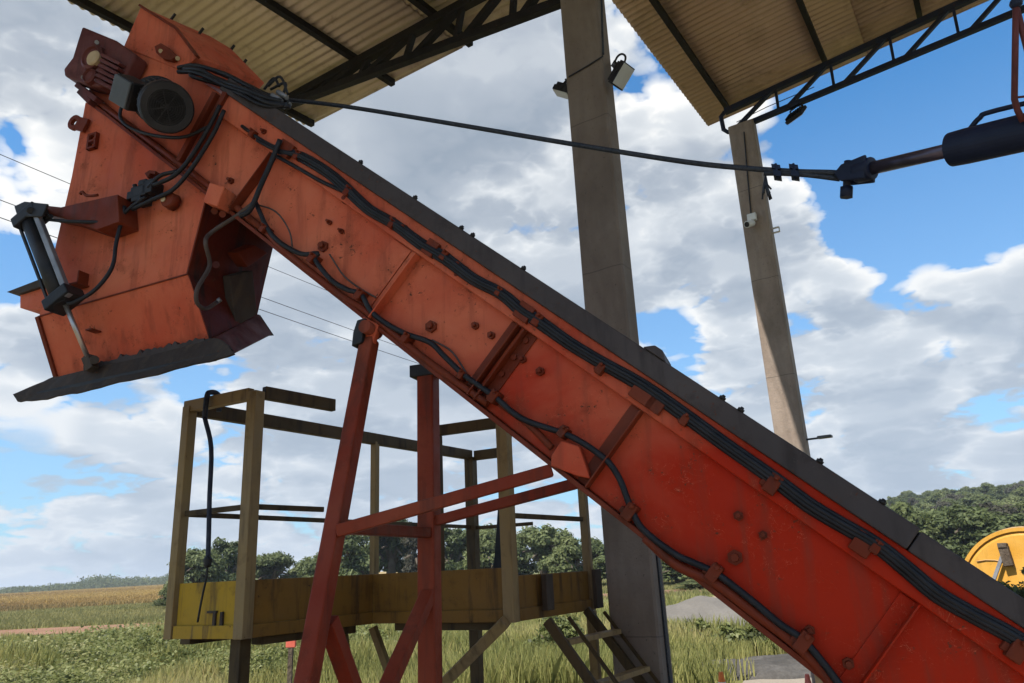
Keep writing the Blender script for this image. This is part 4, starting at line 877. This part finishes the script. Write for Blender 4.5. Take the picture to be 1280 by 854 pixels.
# the wooded hillside on the right
def hillz(X, Y):
    D = np.hypot(X, Y); az = np.degrees(np.arctan2(X, Y)); t = np.clip((D - 55) / 235, 0, 1); k = np.clip((az - 14) / 14, 0, 1) 
    return -.05 + 14.6 * t * t * (3 - 2 * t) * k * k * (3 - 2 * k) * (1 - .18 * np.clip((az - 33) / 12, 0, 1)) * np.clip((520 - D) / 160, 0, 1)
AZ, RR = np.meshgrid(np.radians(np.linspace(10, 68, 60)), np.linspace(36, 520, 60))
hx, hy = RR * np.sin(AZ), RR * np.cos(AZ)
me = bpy.data.meshes.new('hillside'); vs = np.stack([hx, hy, hillz(hx, hy)], -1).reshape(-1, 3); n, m_ = hx.shape
i = np.arange((n - 1) * (m_ - 1)); a = (i // (m_ - 1)) * m_ + i % (m_ - 1); me.from_pydata(vs.tolist(), [], np.stack([a, a + 1, a + m_ + 1, a + m_], -1).tolist()); me.polygons.foreach_set('use_smooth', [True] * len(i)); me.materials.append(M['hill'])
o = bpy.data.objects.new('hillside', me); C.objects.link(o); tag(o, kind='structure')
cand = []
D = 62.0
while D < 305:
    step = D * .027 + .9
    az = 26.0 + rng.uniform(0, 2)
    while az < 37.5:
        cand.append((D + rng.uniform(-2, 2), az + rng.uniform(-.5, .5))); az += math.degrees(step / D) * 1.15
    D += step * 1.05
HG = 'trees of the wooded hillside at right'
for D, az in cand:
    a = math.radians(az); x, y = D * math.sin(a), D * math.cos(a); z = float(hillz(np.array(x), np.array(y)))
    p = rng.choice(4, p=[.3, .25, .33, .12]); p = (TA, TB, TC, TD)[p]
    t = place_tree(p, 640, 10, rng.uniform(3.2, 5.6), rng.uniform(4.2, 7.6), ('dense green tree among many on the wooded hillside at right' if p is not TD else 'greyish thin-leaved tree among the green ones on the wooded hillside'), HG if p is not TD else 'grey trees of the wooded hillside at right'); t.location = (x, y, z - .3)
# far tree line on the left skyline
P_ = []; Q_ = []; S_2 = []; g = np.random.default_rng(5)
for i in range(1500):
    px = g.uniform(-40, 330); D = g.uniform(470, 520); q = ground_at(px, D); hb = float(fieldz2(np.array(q.x), np.array(q.y))); s = 3.0 + 1.7 * math.sin(px * .09) * math.sin(px * .031 + 1) + g.uniform(-.8, 1.4)
    s = max(1.2, s) * .62 * (.35 + .75 * min(1, max(0, (px + 10) / 130)))
    for k in range(22): P_.append((q.x + g.normal() * 3, q.y + g.normal() * 3, hb - .5 + g.uniform(0, 1) ** 1.2 * s * 2.1)); S_2.append(.65)
P_ = np.array(P_); Q_ = g.normal(size=P_.shape); Q_ /= np.linalg.norm(Q_, axis=1, keepdims=True)
o = bpy.data.objects.new('far_woodland', leafmesh('far_woodland', P_, Q_, np.array(S_2), g.uniform(.2, .7, len(P_)), M['leaf'])); C.objects.link(o)
tag(o, 'thin dark line of far woodland along the left skyline', 'woodland', None, 'stuff')

# grass, crop and creepers
def blades(name, X, Y, Zb, h, w, mat, tint, lean=.35):
    n = len(X); a = rng.uniform(0, 2 * PI, n); dx, dy = np.cos(a) * w, np.sin(a) * w
    l = rng.uniform(0, 2 * PI, n); k = h * lean * rng.uniform(.2, 1.2, n); B = np.stack([X, Y, Zb], -1)
    s = np.stack([dx, dy, 0 * dx], -1); mid = B + np.stack([np.cos(l) * k * .3, np.sin(l) * k * .3, h * .6], -1); top = B + np.stack([np.cos(l) * k, np.sin(l) * k, h], -1)
    vs = np.stack([B - s, B + s, mid + s * .7, top, mid - s * .7], 1).reshape(-1, 3)
    o = bpy.data.objects.new(name, rawmesh(name, vs, 5, tint, mat)); C.objects.link(o); return o
def scatter(n, az0, az1, d0, d1, power=1.0):
    """points seen from the yard: density falls with distance"""
    u = rng.random(n); D = d0 * (d1 / d0) ** (u ** power); az = np.radians(rng.uniform(az0, az1, n)); return D * np.sin(az), D * np.cos(az), D
def keep(X, Y, D, f): k = f(X, Y); return X[k], Y[k], D[k]
def lump(X, Y): return .5 + .25 * np.sin(X * 1.3 + 1.7 * np.sin(Y * .7)) + .25 * np.sin(Y * 1.1 + 2 * np.sin(X * .5 + 1))
roadlo = np.array(road)
def onroad(X, Y): yc = np.interp(X, roadlo[:, 0], roadlo[:, 1]); return (Y > yc - 1.6) & (Y < yc + 3.4)
def inpatch(X, Y): return (((X - 4.1) / 1.8) ** 2 + ((Y - 12.2) / .9) ** 2 < 1) | ((X > 2.6) & (X < 7) & (Y < 11.4)) | (Y < 9.5)
def insand(X, Y): return ((X - 5.6) / 2.9) ** 2 + ((Y - 20.0) / 2.2) ** 2 < .8
def moundz(X, Y):
    e = ((X + 8.3) / 5.6) ** 2 + ((Y - 16.5) / 6.2) ** 2
    return np.clip(1.15 - e, 0, 1) ** .7 * (.38 + .22 * np.sin(X * 1.3 + .5 + np.sin(Y * .6)) * np.sin(Y * 1.1 + np.sin(X)) + .14 * np.sin(X * 2.9 + Y * 2.1) * np.sin(Y * 3.1 - X))
X, Y, D = keep(*scatter(210000, -42, 34, 10.5, 33), lambda X, Y: ~inpatch(X, Y) & ~insand(X, Y) & ~onroad(X, Y) & ((moundz(X, Y) < .12) | (lump(X * 1.7 + 3, Y * 1.5) < .40)))
lp_ = lump(X, Y); hgt = (.16 + .38 * lp_) * rng.uniform(.5, 1.3, len(X)) * np.where(Y > 23, .7, 1)
tag(blades('tall_grass', X, Y, np.maximum(moundz(X, Y) - .08, 0) - .02, hgt, .005 * (D / 11) * rng.uniform(.6, 1.4, len(X)) + .004, M['grass'], np.clip(.25 + .5 * lump(X * .6 + 5, Y * .5) + rng.normal(0, .2, len(X)), 0, 1)), 'tall yellow-green meadow grass beyond the platform and column', 'grass', None, 'stuff')
X, Y, D = keep(*scatter(120000, -40, 20, 38, 86), lambda X, Y: ~onroad(X, Y))
tag(blades('verge_grass', X, Y, 0 * X, rng.uniform(.08, .26, len(X)), .03 * rng.uniform(.6, 1.4, len(X)) * D / 50, M['verge'], np.clip(.3 + .5 * lump(X * .2, Y * .3) + rng.normal(0, .15, len(X)), 0, 1)), 'pale green grass strip between the dirt road and the ripe field', 'grass', None, 'stuff')
X, Y, D = scatter(120000, -42, -17, 80, 520)
tag(blades('ripe_crop', X, Y, fieldz2(X, Y) - .05, rng.uniform(.12, .34, len(X)), .05 * D / 80 * rng.uniform(.6, 1.4, len(X)), M['crop'], np.clip(.55 + .25 * np.sin(Y * .06) + rng.normal(0, .22, len(X)) - .55 * np.exp(-((D - 92) / 14) ** 2), 0, 1)), 'golden ripe crop covering the flat field at left', 'crop', None, 'stuff')
# leafy creeper mounds at lower left
grid('creeper_bank', np.linspace(-15.5, -1.5, 70), np.linspace(9.3, 24, 70), lambda X, Y: moundz(X, Y) - .06, M['hill'], 'structure')
X, Y, D = keep(*scatter(190000, -42, -4, 10.2, 24), lambda X, Y: (moundz(X, Y) > .06) & (lump(X * 1.7 + 3, Y * 1.5) + rng.normal(0, .12, len(X)) > .36))
n_ = len(X); dz = np.abs(rng.normal(0, .12, n_)) + .05 * lump(X * 2.3, Y * 2.1) ; Pq = np.stack([X, Y, moundz(X, Y) - .04 + dz + .5 * np.clip(lump(X * 1.9, Y * 1.7) - .5, 0, 1) * rng.random(n_)], -1)
Nq = rng.normal(0, .55, (n_, 3)); Nq[:, 2] += 1; Nq /= np.linalg.norm(Nq, axis=1, keepdims=True)
o = bpy.data.objects.new('creeper', leafmesh('creeper', Pq, Nq, .030 * (D / 14) ** .7 * rng.uniform(.4, 1.5, n_), np.clip(.2 + .55 * lump(X * .9, Y * 1.2) + rng.normal(0, .2, n_), 0, 1), M['bushleaf'], .75)); C.objects.link(o)
tag(o, 'dense leafy green creeper covering the bank at lower left', 'ground cover', None, 'stuff')
# weeds standing in the meadow
def weed(px, D, h, w, label, mat='bushleaf', n=900, seed=1, size=.05, name='leafy_shrub', cat='shrub', shape='bush'):
    t = thing(name, label, cat, ground_at(px, D)); c_ = crown('foliage', w / 2, h * .9, .03, 14, n, size, M[mat], seed, shape); o = bpy.data.objects.new('foliage', c_); C.objects.link(o); o.parent = t
    mb = MB(); g = random.Random(seed)
    for k in range(7): a = k * .9; mb.tube([t.location, t.location + V((math.cos(a) * w * .2, math.sin(a) * w * .2, h * .6))], [.014, .006], 5)
    mb.build('stem', M['bark'], t); return t
weed(962, 14.6, .6, 1.7, 'dark green leafy weed clump on the far edge of the dark gravel mound', n=1500, seed=4, size=.055)
weed(905, 15.6, .42, .9, 'small bright weed in the meadow left of the dark gravel clump', n=600, seed=5)
weed(862, 16.5, .5, .8, 'leafy weed in the tall grass beside the nearer column', n=500, seed=6)
weed(1276, 8.6, 1.72, 1.25, 'dark grey-green shrub in front of the round yellow drum', 'leaf', 6000, 8, .03, shape='round')
weed(690, 15, .7, 1.6, 'leafy clump in the meadow under the right end of the platform', 'bushleaf', 1600, 9, .05)
# sand heaps
def heap(name, label, c, rx, ry, h, mat, k):
    xs = np.linspace(-1.15, 1.15, 46)
    X, Y = np.meshgrid(xs, xs); r = np.sqrt(X * X + Y * Y); prof = np.clip(1 - r, 0, 1); zz = h * (1.25 * prof / (1 + .25 * prof)) * (1 + .13 * np.sin(X * 5 + k) * np.sin(Y * 4 + k * 2)) + .03 * np.sin(X * 17 + k) * np.sin(Y * 15) * (prof > 0) - .05
    n = len(xs); vs = np.stack([X * rx + c[0], Y * ry + c[1], zz], -1).reshape(-1, 3); me = bpy.data.meshes.new(name); i = np.arange((n - 1) ** 2); a = (i // (n - 1)) * n + i % (n - 1)
    me.from_pydata((vs - np.array([c[0], c[1], 0])).tolist(), [], np.stack([a, a + 1, a + n + 1, a + n], -1).tolist()); me.polygons.foreach_set('use_smooth', [True] * len(i)); me.materials.append(M[mat]); o = bpy.data.objects.new(name, me); o.location = (c[0], c[1], 0); C.objects.link(o); tag(o, label, 'heap'); return o
q = ground_at(868, 22.5); heap('stone_heap', 'low grey heap of stone dust seen right of the nearer column', (q.x, q.y), 2.9, 2.0, .66, 'greysand', 1)
q = ground_at(925, 23.5); heap('sand_heap', 'pale tan sand heap partly hidden by the conveyor edge', (q.x, q.y), 2.2, 1.8, 1.0, 'sand', 2.4)
# traffic cones and a block near the column
def cone(px, ytop, D, h, label, body, band):
    p = ground_at(px, D); t = thing('traffic_cone', label, 'traffic cone', p); r = h * .2
    MB().box(p + Z * h * .02, V((r * 1.3, 0, 0)), V((0, r * 1.3, 0)), Z * h * .02).build('base', M[body], t, .01)
    b = MB(); b.lathe(p + Z * h * .04, Z, [(0, r), (h * .3, r * .76), (h * .301, r * .76), (h * .96, r * .2), (h * .955, r * .12)], 24); b.build('body', M[body], t)
    for f0, f1_ in ((.38, .52), (.66, .78)): b = MB(); b.lathe(p + Z * h * .04, Z, [(h * f0, r * (1.012 - .83 * f0)), (h * f1_, r * (1.012 - .83 * f1_))], 24); b.build('reflective_band', M[band], t)
    return t
cone(884, 838, 8.6, .52, 'bright orange traffic cone at the foot of the nearer column', 'orange', 'conewhite')
cone(986, 842, 8.7, .48, 'faded red and white traffic cone on the pale gravel', 'pinkred', 'conewhite')
q = ground_at(1022, 8.6); b = MB(); b.box(q + Z * .28, V((.17, .04, 0)), V((-.03, .14, 0)), Z * .28); tag(b.build('ochre_block', M['blockcol'], None, .02), 'ochre block on the gravel just under the conveyor edge', 'block')
q = hit(364, 801, V((0, 7.5, 0)), V((0, 1, 0))); gq = V((q.x, q.y, 0)); tk = thing('marker_post', 'small orange-red marker post seen under the platform floor', 'marker', gq)
MB().bar(gq, gq + Z * (q.z - .06), V((1, 0, 0)), .04, .04).build('stake', M['bark'], tk); MB().box(q, V((.045, 0, 0)), V((0, .02, 0)), Z * .06).build('marker_plate', M['pinkred'], tk, .005)
# round yellow drum at right
dc = hit(1290, 742, deep(1290, 742, 11.0), FW); dn = (EYE - dc); dn.z = 0; dn = (dn.normalized() + V((-.35, 0, .12))).normalized(); dx = dn.cross(Z).normalized() * -1; dy = dn.cross(dx) * -1
if dy.z < 0: dy = -dy
dr = thing('yellow_drum', 'big round yellow machine drum with a rim behind the conveyor at right edge', 'machine', V((dc.x, dc.y, 0)))
b = MB(); b.lathe(dc - dn * .8, dn, [(0, .80), (.72, .90), (.8, .90), (.83, .84), (.84, .5), (.88, .12)], 56); sh = b.build('drum_shell', M['yellowdrum'], dr)
b = MB(); b.lathe(dc - dn * .03, dn, [(0, .905), (0, .955), (.07, .955), (.07, .90), (.0, .895)], 56); b.build('rim', M['yellowdrum'], sh)
b = MB(); b.lathe(dc - dn * .22, dn, [(0, .89), (0, .97), (.1, .99), (.1, .9)], 56); b.build('outer_hoop', M['tan'], sh)
b = MB()
for a0_ in (.5, 1.6, 2.6, 3.7, 5.0):
    b.tube([dc + dn * .045 + (dx * math.cos(a0_ + .9 * s) + dy * math.sin(a0_ + .9 * s)) * (.18 + .62 * s) for s in np.linspace(0, 1, 8)], .009, 6)
b.build('seam', M['blockcol'], sh)
pa, pb = hit(1256, 694, dc + dn * .12, dn), hit(1243, 724, dc + dn * .14, dn)
b = MB(); b.bar(pa + dy * .12, pa - dy * .16 + dx * .03, dn, .09, .13); b.box(pa + dy * .14, dx * .06, dy * .035, dn * .06); b.build('hinge_arm', M['bark'], dr, .006)
b = MB(); MB().bar(pa - dx * .03, pb - (pa - pb) * .15, dn, .03, .05).build('strut', M['steelgrey'], dr, .004); g2 = V((dc.x, dc.y, 0)) - dn * .4; g2.z = 0
for s in (-1, 1): b.bar(g2 + dx * s * .7, V((dc.x, dc.y, dc.z - .5)) - dn * .4 + dx * s * .55, dn, .12, .12)
b.bar(g2 + dx * .75 + Z * .06, g2 - dx * .75 + Z * .06, dn, .12, .12); b.build('stand', M['yellowdrum'], dr, .01)
# overhead wires
for y, D, lab in ((193, 21, 'uppermost thin overhead wire crossing the sky at left'), (250, 19, 'middle thin overhead wire passing behind the chute'), (272, 18.2, 'lowest thin overhead wire passing behind the chute')):
    p = deep(0, y, D); w_ = V((math.sin(math.radians(29.5)), math.cos(math.radians(29.5)), 0)); b = MB()
    pts = [p + w_ * t - Z * (.5 * math.sin(max(0, min(1, (t + 16) / 60)) * PI)) + Z * .5 * math.sin(16 / 60 * PI) for t in np.linspace(-16, 44, 31)] ; b.tube(pts, .011, 5, smooth=False)
    tag(b.build('overhead_wire', M['black']), lab, 'wire')
wp = deep(0, 250, 19) + w_ * 44; ub = V((wp.x, wp.y, 0)); up__ = thing('utility_pole', 'wooden utility pole carrying the overhead wires beyond the conveyor', 'utility pole', ub)
MB().cyl(ub, ub + Z * (deep(0, 193, 21) + w_ * 44).z + Z * .5, .15, .1, 12).build('pole', M['bark'], up__); MB().bar(wp - GR * 1.4 - Z * .1, wp + GR * 1.4 - Z * .1, Z, .12, .1).build('cross_arm', M['bark'], up__)

# ------------------------------------------------------------------ daylight
SUN = V((-.63, -.59, 1.42)).normalized()
sun = bpy.data.lights.new('sun', 'SUN'); sun.energy = 5.0; sun.angle = math.radians(.55); sun.color = (1, .95, .87)
so = bpy.data.objects.new('sun', sun); C.objects.link(so); so.rotation_euler = SUN.to_track_quat('Z', 'Y').to_euler(); so.location = (0, 0, 30)
w = bpy.data.worlds.new('World'); sc.world = w; w.use_nodes = True; w.cycles.sampling_method = 'MANUAL'; w.cycles.sample_map_resolution = 512; nt = w.node_tree; bg = nt.nodes['Background']; lk = nt.links.new
sky = N(nt, 'ShaderNodeTexSky', sky_type='NISHITA'); sky.sun_disc = False; sky.sun_elevation = math.asin(SUN.z); sky.sun_rotation = math.atan2(SUN.x, SUN.y); sky.air_density = 1.0; sky.dust_density = .6; sky.ozone_density = 2.0
tc = N(nt, 'ShaderNodeTexCoord'); gen = tc.outputs['Generated']
sep = N(nt, 'ShaderNodeSeparateXYZ'); lk(gen, sep.inputs[0]); zc_ = math_(nt, 'MAXIMUM', sep.outputs[2], 0.0)
def cloudvec(up):
    zz = math_(nt, 'ADD', zc_, up); c_ = N(nt, 'ShaderNodeCombineXYZ'); dd = math_(nt, 'ADD', math_(nt, 'MULTIPLY', zz, .8), .34)
    lk(math_(nt, 'DIVIDE', sep.outputs[0], dd), c_.inputs[0]); lk(math_(nt, 'DIVIDE', sep.outputs[1], dd), c_.inputs[1]); lk(math_(nt, 'DIVIDE', math_(nt, 'MULTIPLY', zz, 2.3), dd), c_.inputs[2]); return c_.outputs[0]
def billow(v, scale, detail, rough):   # rounded lumps with creases between them
    n_ = N(nt, 'ShaderNodeTexNoise', noise_type='RIDGED_MULTIFRACTAL', normalize=False); n_.inputs['Scale'].default_value = scale; n_.inputs['Detail'].default_value = detail; n_.inputs['Roughness'].default_value = rough; n_.inputs['Lacunarity'].default_value = 2.1; n_.inputs['Offset'].default_value = .95; n_.inputs['Gain'].default_value = 1.6
    lk(v, n_.inputs['Vector']); return math_(nt, 'SUBTRACT', 1.15, math_(nt, 'MULTIPLY', n_.outputs['Fac'], .55))
def field(up):
    v = cloudvec(up); return math_(nt, 'ADD', math_(nt, 'MULTIPLY', noise(nt, v, 1.7, 2, .5, 0), .62), math_(nt, 'MULTIPLY_ADD', billow(v, 2.6, 5, .62), .40, -.12))
def blob(px, py, rad, amp):
    d = ray(px, py).normalized(); dp = N(nt, 'ShaderNodeVectorMath', operation='DOT_PRODUCT'); lk(gen, dp.inputs[0]); dp.inputs[1].default_value = d
    c = math.cos(rad / FOC * 1.0); mr = N(nt, 'ShaderNodeMapRange', interpolation_type='SMOOTHSTEP'); lk(dp.outputs['Value'], mr.inputs[0]); mr.inputs[1].default_value = math.cos(rad / FOC); mr.inputs[2].default_value = 1; mr.inputs[3].default_value = 0; mr.inputs[4].default_value = amp; return mr.outputs[0]
bias = None
for px, py, rad, amp in ((1215, 75, 260, -.30), (1120, 20, 150, -.12), (1160, 250, 130, -.20), (1085, 330, 70, -.12), (985, 385, 55, -.10), (835, 420, 60, -.14), (10, 265, 110, -.26), (45, 350, 60, -.12), (8, 520, 80, -.22), (450, 185, 80, -.16), (270, 480, 60, -.10), (1110, 175, 60, .16), (1240, 200, 55, .10),
                         (620, 190, 400, .13), (640, 140, 200, .10), (960, 280, 220, .14), (1100, 500, 330, .11), (150, 100, 260, .25), (430, 420, 260, .12), (140, 600, 330, .09), (620, 620, 500, .06), (30, 440, 70, .14), (1230, 330, 110, .10)):
    b_ = blob(px, py, rad, amp); bias = b_ if bias is None else math_(nt, 'ADD', bias, b_)
bias = math_(nt, 'ADD', bias, ramp(nt, sep.outputs[2], [(0., .12), (.3, .07), (.5, .05)]))
f0 = math_(nt, 'ADD', field(0), bias); f1c = math_(nt, 'ADD', field(.05), bias)
alpha = ramp(nt, f0, [(.45, 0.), (.485, .5), (.54, 1.)])
lit = math_(nt, 'MULTIPLY_ADD', math_(nt, 'SUBTRACT', f0, f1c), 4.5, .62, True)
thick = ramp(nt, f0, [(.50, 1.), (.57, .90), (.66, .66), (.80, .50)])
br = math_(nt, 'MULTIPLY', math_(nt, 'MULTIPLY_ADD', lit, .62, .42), thick)
ccol = ramp(nt, br, [(.22, (.30, .36, .44)), (.45, (.44, .49, .56)), (.68, (.70, .735, .77)), (.95, (1.0, .99, .96))])
CL = 8.3
cm = N(nt, 'ShaderNodeVectorMath', operation='SCALE'); lk(ccol, cm.inputs[0]); cm.inputs['Scale'].default_value = CL
hazef = ramp(nt, sep.outputs[2], [(.0, 1.), (.12, .82), (.30, .45), (.52, .03)])
skyb = N(nt, 'ShaderNodeVectorMath', operation='MULTIPLY'); lk(sky.outputs[0], skyb.inputs[0]); skyb.inputs[1].default_value = (.57, 1.27, 1.64)
mx1 = mixc(nt, alpha, skyb.outputs[0], cm.outputs[0])
hz_ = N(nt, 'ShaderNodeRGB'); hz_.outputs[0].default_value = (.46 * CL, .56 * CL, .69 * CL, 1)
mx2 = mixc(nt, math_(nt, 'MULTIPLY', hazef, .62), mx1, hz_.outputs[0])
lk(mx2, bg.inputs[0]); bg.inputs[1].default_value = .08

# thin humid air: far trees fade slightly to blue
mt = bpy.data.materials.new('haze_air'); mt.use_nodes = True; t_ = mt.node_tree; t_.nodes.clear(); o_ = t_.nodes.new('ShaderNodeOutputMaterial'); v_ = t_.nodes.new('ShaderNodeVolumePrincipled')
v_.inputs['Color'].default_value = (.80, .88, 1, 1); v_.inputs['Density'].default_value = .0004; v_.inputs['Anisotropy'].default_value = .2; t_.links.new(v_.outputs[0], o_.inputs['Volume'])
b = MB(); b.box(V((0, 3340, 17)), V((7100, 0, 0)), V((0, 3740, 0)), V((0, 0, 18.1))); hzo = b.build('haze', mt); tag(hzo, kind='stuff')
# ------------------------------------------------------------------ output
sc.view_settings.view_transform = 'Standard'; sc.view_settings.look = 'None'; sc.view_settings.gamma = 1; sc.view_settings.use_curve_mapping = False
sc.view_settings.exposure = 0.75
sc.cycles.use_adaptive_sampling = True; sc.cycles.adaptive_threshold = .015; sc.cycles.max_bounces = 7; sc.cycles.diffuse_bounces = 3; sc.cycles.transparent_max_bounces = 8; sc.cycles.use_denoising = True
for p in (TA, TB, TC, TD):
    if '_used' in p.keys(): del p['_used']
for o in list(C.objects):
    if '_used' in o.keys(): del o['_used']
